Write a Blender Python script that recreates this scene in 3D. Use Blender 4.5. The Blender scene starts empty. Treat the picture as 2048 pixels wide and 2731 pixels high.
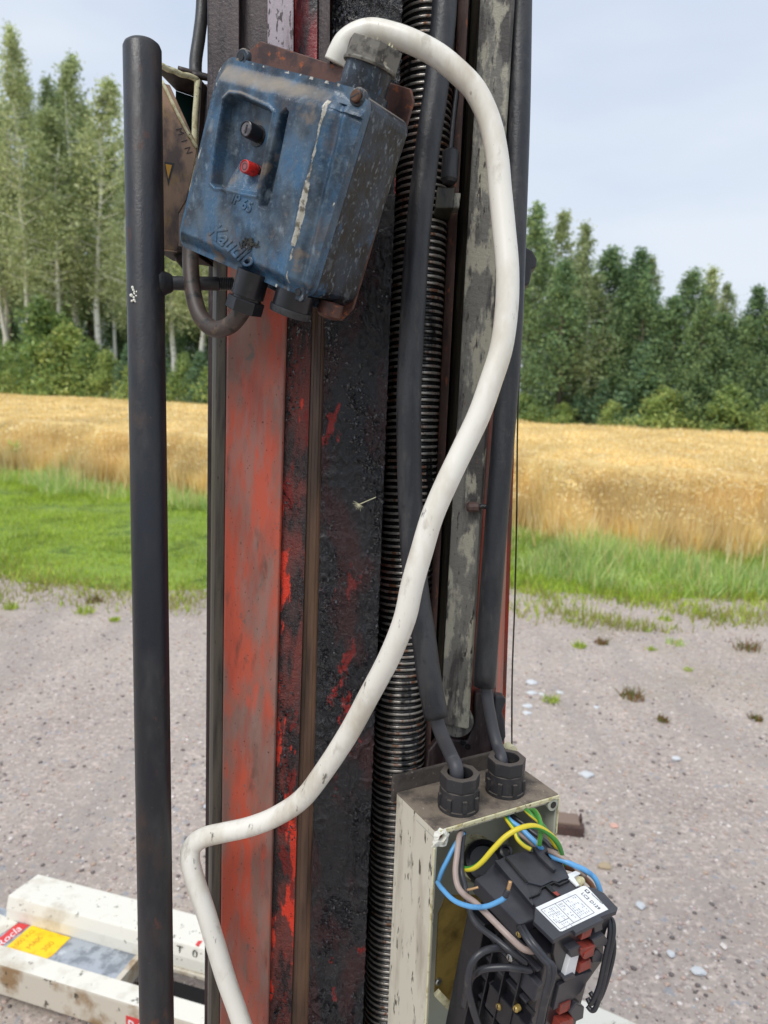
import bpy, bmesh, math, random
import numpy as np
from mathutils import Vector, Matrix, noise as mnoise
R = math.radians
rnd = random.Random(7)
rng = np.random.RandomState(11)
scene = bpy.context.scene
col = scene.collection

# ------------------------------------------------------------------ camera
CAMZ = 1.6
PITCH, ROLL, F = R(9.2), R(2.0), 2000.0        # F in photo pixels (photo 2048 x 2731)
fwd = Vector((0, math.cos(PITCH), -math.sin(PITCH)))
up0 = Vector((0, math.sin(PITCH), math.cos(PITCH)))
rgt = Vector((1, 0, 0)) * math.cos(ROLL) + up0 * math.sin(ROLL)
upv = -Vector((1, 0, 0)) * math.sin(ROLL) + up0 * math.cos(ROLL)
CAM = Vector((0, 0, CAMZ))
cd = bpy.data.cameras.new('camera')
cam = bpy.data.objects.new('camera', cd)
col.objects.link(cam)
m = Matrix((rgt, upv, -fwd)).transposed().to_4x4()
m.translation = CAM
cam.matrix_world = m
cd.sensor_fit = 'VERTICAL'
cd.sensor_height = 36.0
cd.lens = F / 2731 * 36.0
cd.clip_start = 0.02
cd.clip_end = 3000
cd.dof.use_dof = True
cd.dof.focus_distance = 0.68
cd.dof.aperture_fstop = cd.lens / 2.9
scene.camera = cam

# ------------------------------------------------------------------ world and sun
SUN_EL, SUN_AZ = R(52), R(215)      # azimuth clockwise from +Y : behind the camera, to the left
w = bpy.data.worlds.new('World')
scene.world = w
w.use_nodes = True
nt = w.node_tree
nt.nodes.clear()
def wn(t, **k):
    n = nt.nodes.new(t)
    for a, b in k.items(): setattr(n, a, b)
    return n
sky = wn('ShaderNodeTexSky', sky_type='NISHITA', sun_disc=False, sun_elevation=SUN_EL, sun_rotation=SUN_AZ)
tc = wn('ShaderNodeTexCoord')
sep = wn('ShaderNodeSeparateXYZ')
nt.links.new(tc.outputs['Generated'], sep.inputs[0])
grad = wn('ShaderNodeValToRGB')
cr = grad.color_ramp
cr.elements[0].position = 0.0; cr.elements[0].color = (7.9, 8.7, 9.7, 1)
cr.elements[1].position = 1.0; cr.elements[1].color = (12.0, 12.6, 13.6, 1)
e = cr.elements.new(0.16); e.color = (7.2, 8.1, 9.6, 1)
e = cr.elements.new(0.45); e.color = (6.4, 7.4, 9.1, 1)
nt.links.new(sep.outputs['Z'], grad.inputs['Fac'])
mp = wn('ShaderNodeMapping'); mp.inputs['Scale'].default_value = (1.0, 1.0, 3.2)
nz = wn('ShaderNodeTexNoise'); nz.inputs['Scale'].default_value = 1.7; nz.inputs['Detail'].default_value = 4
nz.inputs['Roughness'].default_value = 0.5
nt.links.new(tc.outputs['Generated'], mp.inputs[0]); nt.links.new(mp.outputs[0], nz.inputs['Vector'])
nr = wn('ShaderNodeMapRange'); nr.inputs['From Min'].default_value = 0.42; nr.inputs['From Max'].default_value = 0.66
nt.links.new(nz.outputs['Fac'], nr.inputs['Value'])
cm = wn('ShaderNodeMix', data_type='RGBA'); cm.inputs['B'].default_value = (9.0, 9.6, 10.2, 1)
mm = wn('ShaderNodeMath', operation='MULTIPLY'); mm.inputs[1].default_value = 0.6
nt.links.new(nr.outputs[0], mm.inputs[0]); nt.links.new(mm.outputs[0], cm.inputs['Factor'])
nt.links.new(grad.outputs['Color'], cm.inputs['A'])
sm = wn('ShaderNodeMix', data_type='RGBA'); sm.inputs['Factor'].default_value = 0.965
nt.links.new(sky.outputs[0], sm.inputs['A']); nt.links.new(cm.outputs['Result'], sm.inputs['B'])
bg = wn('ShaderNodeBackground'); bg.inputs['Strength'].default_value = 0.086
out = wn('ShaderNodeOutputWorld')
nt.links.new(sm.outputs['Result'], bg.inputs['Color']); nt.links.new(bg.outputs[0], out.inputs[0])
sd = bpy.data.lights.new('sun', 'SUN'); sd.energy = 1.7; sd.angle = R(24); sd.color = (1, .96, .9)
sun = bpy.data.objects.new('sun', sd); col.objects.link(sun)
sdir = Vector((math.sin(SUN_AZ) * math.cos(SUN_EL), math.cos(SUN_AZ) * math.cos(SUN_EL), math.sin(SUN_EL)))
sun.rotation_euler = sdir.to_track_quat('Z', 'Y').to_euler()
vs = scene.view_settings
vs.view_transform = 'Standard'; vs.look = 'None'; vs.gamma = 1; vs.use_curve_mapping = False; vs.exposure = 0.18

# ------------------------------------------------------------------ geometry helpers
def ray(px, py): return rgt * ((px - 1024) / F) + upv * ((1365.5 - py) / F) + fwd
def P(px, py, d): return CAM + ray(px, py) * d
def PH(px, py, z):
    r = ray(px, py); return CAM + r * ((z - CAMZ) / r.z)
def cw(v): return rgt * v[0] + upv * v[1] + fwd * v[2]      # camera-frame vector (x right, y up, z forward) to world
def lin(c):
    return tuple(((v / 255) / 12.92 if v / 255 <= .04045 else ((v / 255 + .055) / 1.055) ** 2.4) for v in c)

def link(name, me, mat, parent=None, smooth=False):
    if isinstance(mat, (list, tuple)):
        for x in mat: me.materials.append(x)
    elif mat: me.materials.append(mat)
    if smooth:
        me.polygons.foreach_set('use_smooth', [True] * len(me.polygons))
    o = bpy.data.objects.new(name, me); col.objects.link(o)
    if parent:
        o.parent = parent
        p = parent
        base = Vector((0, 0, 0))
        while p: base += p.location; p = p.parent
        me.transform(Matrix.Translation(-base))
    return o
def pydata(name, vs_, fs, mat, parent=None, smooth=False):
    me = bpy.data.meshes.new(name); me.from_pydata([tuple(v) for v in vs_], [], fs); me.update()
    return link(name, me, mat, parent, smooth)
def from_bm(name, bm, mat, parent=None, smooth=False, bevel=0, recalc=True):
    if recalc: bmesh.ops.recalc_face_normals(bm, faces=bm.faces)
    me = bpy.data.meshes.new(name); bm.to_mesh(me); bm.free()
    o = link(name, me, mat, parent, smooth)
    if bevel: bev(o, bevel)
    return o
def bev(o, wd, seg=2, ang=35):
    b = o.modifiers.new('bevel', 'BEVEL'); b.width = wd; b.segments = seg; b.limit_method = 'ANGLE'; b.angle_limit = R(ang)
    b.harden_normals = False
def thing(name, loc, label, cat, group=None):
    o = bpy.data.objects.new(name, None); o.empty_display_size = .05; col.objects.link(o)
    o.location = loc; o['label'] = label; o['category'] = cat
    if group: o['group'] = group
    return o
def tag(o, label, cat, group=None):
    o['label'] = label; o['category'] = cat
    if group: o['group'] = group
    return o
def recentre(o):
    """move a single-mesh thing's origin to its lowest centre"""
    me = o.data; co = np.empty(len(me.vertices) * 3); me.vertices.foreach_get('co', co); co = co.reshape(-1, 3)
    c = Vector(((co[:, 0].min() + co[:, 0].max()) / 2, (co[:, 1].min() + co[:, 1].max()) / 2, co[:, 2].min()))
    me.transform(Matrix.Translation(-c)); o.location = c
    return o
def bprism(bm, A, B):
    """A, B: matching loops of points"""
    a = [bm.verts.new(v) for v in A]; b = [bm.verts.new(v) for v in B]; n = len(a)
    bm.faces.new(a); bm.faces.new(list(reversed(b)))
    for i in range(n): bm.faces.new((a[i], b[i], b[(i + 1) % n], a[(i + 1) % n]))
def spline(pts, k=6):
    P_ = [np.array(p, float) for p in pts]; P_ = [2 * P_[0] - P_[1]] + P_ + [2 * P_[-1] - P_[-2]]
    o = []
    for i in range(1, len(P_) - 2):
        a, b, c, d = P_[i - 1:i + 3]
        for t in np.linspace(0, 1, k, endpoint=False):
            o.append(.5 * (2 * b + (c - a) * t + (2 * a - 5 * b + 4 * c - d) * t * t + (3 * b - a - 3 * c + d) * t ** 3))
    o.append(P_[-2]); return o
def tube(name, pts, r, mat, parent=None, seg=14, k=6, wob=0.0, hollow=0, rfun=None):
    """pts world points; uv: x around, y metres along"""
    c = [Vector(p) for p in spline([tuple(p) for p in pts], k)]
    vs_, fs, uv = [], [], []
    n = None; L = 0; Ls = []
    for i, p in enumerate(c):
        t = (c[min(i + 1, len(c) - 1)] - c[max(i - 1, 0)]).normalized()
        if n is None:
            n = t.orthogonal().normalized()
            ref = (-fwd - t * (-fwd).dot(t))
            if ref.length > .2: n = ref.normalized()
        else:
            n = (n - t * n.dot(t)).normalized()
        b = t.cross(n)
        if i: L += (c[i] - c[i - 1]).length
        Ls.append(L)
        rr = r * (rfun(i / (len(c) - 1)) if rfun else 1)
        if wob: rr *= 1 + wob * mnoise.noise(Vector((L * 28, r * 900, 3.1)))
        for j in range(seg):
            a = 2 * math.pi * j / seg
            vs_.append(p + (n * math.cos(a) + b * math.sin(a)) * rr)
    N = len(c)
    for i in range(N - 1):
        for j in range(seg):
            q = (j + 1) % seg
            fs.append((i * seg + j, i * seg + q, (i + 1) * seg + q, (i + 1) * seg + j))
            uv.append(((j / seg, Ls[i]), ((j + 1) / seg, Ls[i]), ((j + 1) / seg, Ls[i + 1]), (j / seg, Ls[i + 1])))
    fs.append(tuple(range(seg - 1, -1, -1))); uv.append([(0, 0)] * seg)
    fs.append(tuple(range((N - 1) * seg, N * seg))); uv.append([(0, 0)] * seg)
    me = bpy.data.meshes.new(name); me.from_pydata([tuple(v) for v in vs_], [], fs)
    ul = me.uv_layers.new(name='UVMap'); ul.data.foreach_set('uv', [x for f in uv for t in f for x in t])
    o = link(name, me, mat, parent, True)
    return o
def lathe(name, base, axis, prof, mat, parent=None, seg=24, side=None, smooth=True, sharp=True, ph=0):
    """prof: (radius, height) list; side: flat factor (hex nut) list"""
    z = Vector(axis).normalized(); x = z.orthogonal().normalized()
    ref = fwd - z * fwd.dot(z)
    if ref.length > .1: x = ref.normalized()
    y = z.cross(x)
    bm = bmesh.new(); rings = []
    for (r_, h_) in prof:
        ring = []
        for j in range(seg):
            a = 2 * math.pi * j / seg + ph
            ring.append(bm.verts.new(Vector(base) + z * h_ + (x * math.cos(a) + y * math.sin(a)) * max(r_, 1e-5)))
        rings.append(ring)
    for a, b in zip(rings, rings[1:]):
        for j in range(seg): bm.faces.new((a[j], a[(j + 1) % seg], b[(j + 1) % seg], b[j]))
    bm.faces.new(list(reversed(rings[0]))); bm.faces.new(rings[-1])
    o = from_bm(name, bm, mat, parent)
    if smooth:
        o.data.polygons.foreach_set('use_smooth', [True] * len(o.data.polygons))
        o.data.set_sharp_from_angle(angle=R(32))
    return o
def hexnut(name, base, axis, r, h, mat, parent, sides=6, hole=0, ph=.3, bvl=.0006):
    prof = [(r, 0), (r, h)] if not hole else [(r, 0), (r, h), (hole, h), (hole * .98, h * .12)]
    o = lathe(name, base, axis, prof, mat, parent, seg=sides if not hole else sides * 4, smooth=False, ph=ph)
    if hole:   # push the outer ring into a polygon
        me = o.data; n = sides * 4
        z = Vector(axis).normalized()
        pb = Vector((0, 0, 0)); p = o.parent
        while p: pb += p.location; p = p.parent
        c0 = Vector(base) - pb
        for i in range(2 * n):
            v = me.vertices[i].co; d = v - c0; hgt = z * d.dot(z); rad = d - hgt
            j = i % n; a = 2 * math.pi * j / n; q = math.pi / sides
            am = (a % (2 * q)) - q
            me.vertices[i].co = c0 + hgt + rad * (math.cos(q) / math.cos(am))
    bev(o, bvl)
    return o

class Frame:
    def __init__(s, o, ex, ey, ez): s.o, s.ex, s.ey, s.ez = Vector(o), Vector(ex).normalized(), Vector(ey).normalized(), Vector(ez).normalized()
    def w(s, x, y, z): return s.o + s.ex * x + s.ey * y + s.ez * z
    def hit(s, px, py, ax, val):
        e_ = (s.ex, s.ey, s.ez)[ax]; r = ray(px, py); t = (val - (CAM - s.o).dot(e_)) / r.dot(e_)
        q = CAM + r * t - s.o
        return [q.dot(s.ex), q.dot(s.ey), q.dot(s.ez)]
    def prism(s, name, ax, pts, v0, v1, mat, parent, at=None, bvl=0, local=False):
        """polygon traced in photo pixels on plane ax=at, extruded v0..v1 along the axis"""
        bm = bmesh.new(); A, B = [], []
        for p in pts:
            l = list(p) if local else s.hit(p[0], p[1], ax, v1 if at is None else at)
            a = list(l); a[ax] = v0; b = list(l); b[ax] = v1
            A.append(s.w(*a)); B.append(s.w(*b))
        bprism(bm, A, B)
        return from_bm(name, bm, mat, parent, bevel=bvl)
    def box(s, name, a, b, mat, parent, bvl=0):
        p = [(a[0], a[1], 0), (b[0], a[1], 0), (b[0], b[1], 0), (a[0], b[1], 0)]
        bm = bmesh.new(); bprism(bm, [s.w(q[0], q[1], a[2]) for q in p], [s.w(q[0], q[1], b[2]) for q in p])
        return from_bm(name, bm, mat, parent, bevel=bvl)
def text(name, s, o, xdir, ydir, size, mat, parent, ext=.0002, shear=0, align='CENTER', bevel=0):
    c = bpy.data.curves.new(name, 'FONT'); c.body = s; c.size = size; c.extrude = ext; c.align_x = align; c.align_y = 'CENTER'
    c.shear = shear; c.bevel_depth = bevel; c.bevel_resolution = 1; c.resolution_u = 3
    t = bpy.data.objects.new('tmp', c); col.objects.link(t)
    bpy.context.view_layer.update()
    me = bpy.data.meshes.new_from_object(t.evaluated_get(bpy.context.evaluated_depsgraph_get()))
    bpy.data.objects.remove(t); bpy.data.curves.remove(c)
    x = Vector(xdir).normalized(); y = Vector(ydir); y = (y - x * y.dot(x)).normalized(); z = x.cross(y)
    M_ = Matrix((x, y, z)).transposed().to_4x4(); M_.translation = Vector(o)
    me.transform(M_); me.materials.clear()
    return link(name, me, mat, parent)

# ------------------------------------------------------------------ materials
def mat(name, base, rough=.5, metal=0., layers=(), bump=(), spec=.5, coord='Object', trans=0, coat=0, vary=.0, vscale=3.):
    """layers: dicts c colour, s scale (number or xyz), lo/hi noise thresholds, r roughness, d detail, k kind (noise/up/vor/z), o offset"""
    m_ = bpy.data.materials.new(name); m_.use_nodes = True; t = m_.node_tree; n = t.nodes
    b = n['Principled BSDF']; L = t.links.new
    b.inputs['Metallic'].default_value = metal; b.inputs['Specular IOR Level'].default_value = spec
    if coat: b.inputs['Coat Weight'].default_value = coat; b.inputs['Coat Roughness'].default_value = .15
    tcn = n.new('ShaderNodeTexCoord')
    def mapped(s_, off=0):
        q = n.new('ShaderNodeMapping'); sc = s_ if isinstance(s_, (tuple, list)) else (s_,) * 3
        q.inputs['Scale'].default_value = sc; q.inputs['Location'].default_value = (off, off * 1.7, off * .6)
        L(tcn.outputs[coord], q.inputs[0]); return q.outputs[0]
    def ntex(s_, det=5, off=0, ro=.6, dist=0):
        q = n.new('ShaderNodeTexNoise'); q.inputs['Scale'].default_value = 1; q.inputs['Detail'].default_value = det
        q.inputs['Roughness'].default_value = ro; q.inputs['Distortion'].default_value = dist
        L(mapped(s_, off), q.inputs['Vector']); return q.outputs['Fac']
    rgb = n.new('ShaderNodeRGB'); rgb.outputs[0].default_value = (*base, 1); cur = rgb.outputs[0]
    if vary:
        q = n.new('ShaderNodeMix'); q.data_type = 'RGBA'; q.blend_type = 'MULTIPLY'; q.inputs['Factor'].default_value = 1
        mr = n.new('ShaderNodeMapRange'); mr.inputs['From Min'].default_value = .3; mr.inputs['From Max'].default_value = .7
        mr.inputs['To Min'].default_value = 1 - vary; mr.inputs['To Max'].default_value = 1 + vary
        L(ntex(vscale, 6, 9.1), mr.inputs['Value']); L(cur, q.inputs['A']); L(mr.outputs[0], q.inputs['B']); cur = q.outputs['Result']
    rv = n.new('ShaderNodeValue'); rv.outputs[0].default_value = rough; rc = rv.outputs[0]
    for i, l in enumerate(layers):
        k = l.get('k', 'noise')
        if k == 'up':       # dust settled on upward faces (optionally only above a height z0 of the thing)
            g = n.new('ShaderNodeNewGeometry'); sp = n.new('ShaderNodeSeparateXYZ'); L(g.outputs['Normal'], sp.inputs[0])
            ad = n.new('ShaderNodeMath'); ad.operation = 'MULTIPLY_ADD'; ad.inputs[1].default_value = .5
            L(ntex(l.get('s', 60), 4, i * 3.3), ad.inputs[0]); L(sp.outputs['Z'], ad.inputs[2]); src = ad.outputs[0]
            if 'z0' in l:
                s2 = n.new('ShaderNodeSeparateXYZ'); L(tcn.outputs[coord], s2.inputs[0]); m2 = n.new('ShaderNodeMapRange')
                m2.inputs['From Min'].default_value = l['z0'] - .02; m2.inputs['From Max'].default_value = l['z0'] + .015; m2.inputs['To Min'].default_value = -.5; m2.inputs['To Max'].default_value = .1
                L(s2.outputs['Z'], m2.inputs['Value']); a2 = n.new('ShaderNodeMath'); L(src, a2.inputs[0]); L(m2.outputs[0], a2.inputs[1]); src = a2.outputs[0]
        elif k == 'vor':
            q = n.new('ShaderNodeTexVoronoi'); q.inputs['Scale'].default_value = 1
            L(mapped(l['s'], i * 2.1), q.inputs['Vector']); src = q.outputs['Distance']
        elif k == 'axis':
            sp = n.new('ShaderNodeSeparateXYZ'); L(tcn.outputs[coord], sp.inputs[0])
            ad = n.new('ShaderNodeMath'); ad.operation = 'MULTIPLY_ADD'; ad.inputs[1].default_value = l.get('n', .03)
            L(ntex(l.get('s', 20), 4, i * 3.3), ad.inputs[0]); L(sp.outputs[l['a']], ad.inputs[2]); src = ad.outputs[0]
        else: src = ntex(l['s'], l.get('d', 5), l.get('o', i * 5.7), l.get('ro', .6), l.get('dist', 0))
        mr = n.new('ShaderNodeMapRange'); mr.inputs['From Min'].default_value = l['lo']; mr.inputs['From Max'].default_value = l['hi']
        mr.inputs['To Max'].default_value = l.get('a_', 1.)
        L(src, mr.inputs['Value'])
        q = n.new('ShaderNodeMix'); q.data_type = 'RGBA'; L(mr.outputs[0], q.inputs['Factor']); L(cur, q.inputs['A'])
        q.inputs['B'].default_value = (*l['c'], 1); cur = q.outputs['Result']
        if 'r' in l:
            q = n.new('ShaderNodeMix'); L(mr.outputs[0], q.inputs[0]); L(rc, q.inputs[2]); q.inputs[3].default_value = l['r']; rc = q.outputs[0]
    L(cur, b.inputs['Base Color']); L(rc, b.inputs['Roughness'])
    nrm = None
    for i, (s_, st, dist) in enumerate(bump):
        q = n.new('ShaderNodeBump'); q.inputs['Strength'].default_value = st; q.inputs['Distance'].default_value = dist
        L(ntex(s_, 6, 20 + i * 3, .65), q.inputs['Height'])
        if nrm: L(nrm, q.inputs['Normal'])
        nrm = q.outputs['Normal']
    if nrm: L(nrm, b.inputs['Normal'])
    if trans:
        tr = n.new('ShaderNodeBsdfTranslucent'); L(cur, tr.inputs['Color']); ms = n.new('ShaderNodeMixShader'); ms.inputs[0].default_value = trans
        L(b.outputs[0], ms.inputs[1]); L(tr.outputs[0], ms.inputs[2]); L(ms.outputs[0], n['Material Output'].inputs[0])
    return m_
RED = lin((214, 58, 34)); BLK = (.012, .012, .014)
M = {}
M['pipe'] = mat('black_pipe_paint', (.014, .015, .019), .38, .0, [
    dict(c=(.032, .031, .033), s=(40, 40, 14), lo=.45, hi=.62, r=.55), dict(c=lin((70, 52, 44)), s=(26, 26, 14), lo=.55, hi=.68, r=.7, a_=.6), dict(c=lin((96, 58, 42)), s=(60, 60, 40), lo=.62, hi=.72, r=.8, a_=.7),
    dict(c=lin((120, 105, 95)), s=420, lo=.68, hi=.74, r=.7, a_=.7), dict(c=(.012, .013, .02), s=(14, 14, 5), lo=.5, hi=.62, r=.3)],
    [(420, .3, .0009), ((60, 60, 30), .25, .002)])
M['redface'] = mat('faded_red_paint', lin((180, 80, 58)), .48, 0, [
    dict(c=lin((124, 96, 86)), s=(30, 30, 9), lo=.42, hi=.58, r=.5, a_=.9, o=3.1), dict(c=lin((196, 74, 48)), s=(46, 46, 9), lo=.57, hi=.66, o=7.7, a_=.7), dict(c=lin((86, 62, 54)), s=(60, 60, 20), lo=.58, hi=.70, o=91., a_=.7), dict(c=lin((134, 110, 102)), s=(70, 70, 14), lo=.5, hi=.64, a_=.6, o=51.),
    dict(c=lin((150, 60, 44)), s=(60, 60, 10), lo=.52, hi=.7, a_=.7), dict(c=lin((92, 88, 84)), s=(60, 60, 34), lo=.66, hi=.70, a_=.75),
    dict(c=lin((74, 38, 26)), s=(420, 420, 260), lo=.655, hi=.69, r=.9), dict(c=lin((60, 42, 36)), s=(150, 150, 40), lo=.70, hi=.74)],
    [(420, .25, .0006), ((60, 60, 12), .15, .001)])
M['redblack'] = mat('grease_over_red_paint', (.024, .016, .017), .22, 0, [
    dict(c=lin((118, 54, 46)), s=(60, 60, 16), lo=.45, hi=.57, r=.4, a_=.8, o=61.), dict(c=lin((84, 58, 56)), s=(90, 90, 30), lo=.5, hi=.66, r=.5, a_=.6), dict(c=RED, s=(44, 44, 10), lo=.56, hi=.59, r=.42, o=1.3),
    dict(c=lin((120, 30, 24)), s=(50, 50, 16), lo=.57, hi=.6, r=.4, a_=.9)], [(420, .9, .002), (130, .8, .003)])
M['flake'] = mat('glossy_glint_flake', (.014, .014, .018), .2, 0, [dict(c=(.05, .05, .06), s=300, lo=.5, hi=.6)], spec=.9)  # glossy black for the added flakes that make bright specks
M['grease'] = mat('thick_black_grease', (.008,.008,.011), .10, 0, [
    dict(c=(.022, .019, .021), s=60, lo=.5, hi=.7, r=.30), dict(c=lin((150, 28, 20)), s=(26, 26, 11), lo=.60, hi=.63, r=.3, a_=.85, o=4.4),
    dict(c=lin((60, 16, 18)), s=(30, 30, 12), lo=.53, hi=.62, a_=.6, o=2.2)],
    [(420, .9, .0022), (130, .9, .004)], spec=.5, coat=.15)
M['groove'] = mat('smooth_dark_brown_steel', lin((98, 74, 58)), .35, .1, [dict(c=lin((58, 44, 36)), s=(90, 90, 8), lo=.4, hi=.7)], [((300, 300, 20), .12, .0005)])
M['flange'] = mat('olive_grimy_steel', lin((86, 78, 66)), .5, .1, [dict(c=lin((52, 46, 42)), s=(160, 160, 7), lo=.42, hi=.66), dict(c=lin((35, 32, 30)), s=(300, 300, 120), lo=.66, hi=.7)],
    [((500, 500, 30), .2, .0005)])
M['plate'] = mat('dark_purple_brown_steel', lin((66, 54, 54)), .42, .15, [dict(c=lin((38, 28, 30)), s=(70, 70, 10), lo=.45, hi=.62, r=.35), dict(c=lin((120, 104, 112)), s=(120, 120, 16), lo=.62, hi=.7, a_=.5)],
    [(300, .4, .001), ((90, 90, 10), .4, .002)])
M['pale'] = mat('worn_pale_lilac_paint', lin((160, 148, 156)), .5, 0, [dict(c=lin((48, 38, 40)), s=(260, 260, 90), lo=.56, hi=.6), dict(c=lin((96, 78, 80)), s=(80, 80, 14), lo=.52, hi=.7, a_=.8)], [(300, .4, .0008)])
M['crimson'] = mat('crimson_paint_under_grease', lin((128, 26, 30)), .3, 0, [dict(c=(.02, .012, .014), s=(60, 60, 9), lo=.45, hi=.56), dict(c=lin((190, 80, 76)), s=(120, 120, 20), lo=.62, hi=.66)], [(200, .5, .0015)])
M['bar'] = mat('flaking_grey_bar', lin((104, 102, 96)), .6, .1, [dict(c=lin((64, 60, 58)), s=(50, 50, 9), lo=.47, hi=.56), dict(c=lin((158, 154, 138)), s=(60, 60, 22), lo=.51, hi=.58, a_=.85),
    dict(c=lin((48, 42, 40)), s=(260, 260, 60), lo=.6, hi=.66), dict(c=lin((96, 66, 52)), s=(120, 120, 30), lo=.67, hi=.7)], [(240, .6, .0016), (60, .4, .002)])
M['olive'] = mat('dark_olive_grimy_bar', lin((58, 56, 46)), .4, .2, [dict(c=lin((30, 28, 26)), s=(120, 120, 12), lo=.45, hi=.62), dict(c=lin((104, 100, 78)), s=(300, 300, 80), lo=.63, hi=.68, a_=.7)], [(260, .4, .001)])
M['rust'] = mat('brown_rusty_steel', lin((84, 64, 58)), .6, .1, [dict(c=lin((62, 46, 44)), s=(120, 120, 20), lo=.45, hi=.65), dict(c=lin((140, 84, 58)), s=(200, 200, 80), lo=.6, hi=.68)], [(300, .5, .001)])
M['rustplate'] = mat('rust_brown_painted_plate', lin((92, 60, 50)), .5, .1, [dict(c=lin((60, 40, 38)), s=60, lo=.45, hi=.6), dict(c=lin((150, 84, 52)), s=140, lo=.6, hi=.68, r=.8)], [(260, .4, .0008)])
M['root'] = mat('black_thread_grease', (.01, .01, .011), .22, .0, [dict(c=(.03, .026, .022), s=(120, 120, 60), lo=.5, hi=.7)], [(400, .5, .001)])
M['crest'] = mat('worn_thread_crest', lin((164, 158, 150)), .25, .5, [dict(c=lin((122, 84, 62)), s=(90, 90, 60), lo=.52, hi=.62, r=.5), dict(c=(.03, .03, .03), s=(40, 40, 9), lo=.55, hi=.63, r=.2)], [(500, .4, .0006)])
M['rubber'] = mat('charcoal_rubber', (.017, .018, .022), .40, 0, [dict(c=(.042, .042, .045), s=(60, 60, 12), lo=.45, hi=.62, r=.55), dict(c=lin((92, 84, 74)), s=(90, 90, 30), lo=.60, hi=.72, r=.7, a_=.45), dict(c=lin((132, 124, 108)), s=500, lo=.7, hi=.74, a_=.6), dict(c=(.02, .02, .024), s=70, lo=.6, hi=.66, r=.35)],
    [(420, .4, .0008), (110, .4, .0016)])
M['cable'] = mat('dark_grey_cable', (.05, .05, .058), .5, 0, [dict(c=lin((92, 80, 66)), s=60, lo=.56, hi=.7, a_=.6)], [(400, .15, .0005)])
M['loopcable'] = mat('dirty_brown_grey_cable', lin((72, 62, 58)), .5, 0, [dict(c=lin((130, 108, 84)), s=60, lo=.55, hi=.68, a_=.7), dict(c=(.02, .02, .02), s=80, lo=.57, hi=.63)], [(300, .2, .0008)])
M['white'] = mat('dirty_white_cable_sheath', lin((232, 228, 218)), .34, 0, [dict(c=lin((202, 192, 174)), s=(26, 26, 12), lo=.50, hi=.68, a_=.7), dict(c=lin((74, 70, 68)), s=(90, 90, 34), lo=.665, hi=.72, r=.6, a_=.85),
    dict(c=lin((150, 138, 122)), s=(60, 60, 30), lo=.60, hi=.70, a_=.45), dict(c=lin((168, 150, 124)), s=(22, 22, 9), lo=.57, hi=.70, a_=.5, o=44.), dict(c=lin((70, 64, 60)), s=300, lo=.72, hi=.75)], [(300, .12, .0005)])
BLUE = lin((60, 108, 150))
M['blue'] = mat('scuffed_blue_enamel', lin((56, 94, 126)), .24, .0, [
    dict(c=lin((84, 94, 102)), s=(30, 30, 18), lo=.40, hi=.60, r=.38, a_=.9), dict(c=lin((28, 40, 54)), s=(38, 38, 22), lo=.44, hi=.60, a_=.85, o=11.), dict(c=lin((96, 112, 124)), s=220, lo=.56, hi=.66, a_=.5), dict(c=lin((92, 78, 68)), s=(50, 50, 30), lo=.56, hi=.70, a_=.6, o=71.),
    dict(c=lin((150, 164, 174)), s=(110, 110, 70), lo=.62, hi=.74, a_=.45, r=.45), dict(c=lin((112, 98, 84)), s=40, lo=.60, hi=.7, r=.7, a_=.75, o=15.),
    dict(c=lin((150, 138, 122)), k='up', s=60, lo=.56, hi=.98, r=.85, a_=.85, z0=.118)], [(330, .5, .0009), (70, .45, .002)])
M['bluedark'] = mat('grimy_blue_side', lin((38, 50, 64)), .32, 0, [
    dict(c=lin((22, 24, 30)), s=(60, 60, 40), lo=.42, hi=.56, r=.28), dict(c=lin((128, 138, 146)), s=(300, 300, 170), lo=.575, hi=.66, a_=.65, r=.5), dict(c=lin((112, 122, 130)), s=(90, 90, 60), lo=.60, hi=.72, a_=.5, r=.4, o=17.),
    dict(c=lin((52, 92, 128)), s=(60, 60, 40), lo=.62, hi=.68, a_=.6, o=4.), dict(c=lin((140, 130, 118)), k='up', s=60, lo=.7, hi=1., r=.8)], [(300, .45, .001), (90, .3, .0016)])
M['chip'] = mat('bare_worn_metal', lin((196, 190, 178)), .35, .5, [dict(c=lin((120, 112, 100)), s=200, lo=.5, hi=.6)], [(300, .3, .0008)])
M['blackplastic'] = mat('dusty_black_plastic', (.030, .031, .040), .36, 0, [dict(c=lin((92, 90, 92)), s=70, lo=.56, hi=.74, r=.6, a_=.22), dict(c=lin((112, 108, 108)), k='up', s=120, lo=.95, hi=1.45, r=.7, a_=.16),
    dict(c=lin((130, 126, 120)), s=600, lo=.7, hi=.74, a_=.5)], [(500, .12, .0004)])
M['darkplastic'] = mat('black_plastic', (.013, .013, .017), .28, 0, [dict(c=(.045, .045, .047), s=60, lo=.58, hi=.72, a_=.6)], [(400, .12, .0004)])
M['gland'] = mat('dusty_dark_gland', lin((44, 43, 46)), .55, 0, [dict(c=lin((104, 94, 84)), k='up', s=150, lo=.55, hi=1.3, r=.85, a_=.6), dict(c=lin((88, 80, 74)), s=120, lo=.55, hi=.7, a_=.5)], [(500, .2, .0005)])
M['palegland'] = mat('weathered_grey_gland', lin((116, 112, 104)), .6, 0, [dict(c=lin((66, 62, 58)), s=120, lo=.48, hi=.62), dict(c=lin((176, 170, 150)), s=90, lo=.62, hi=.68)], [(300, .4, .0008)])
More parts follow.
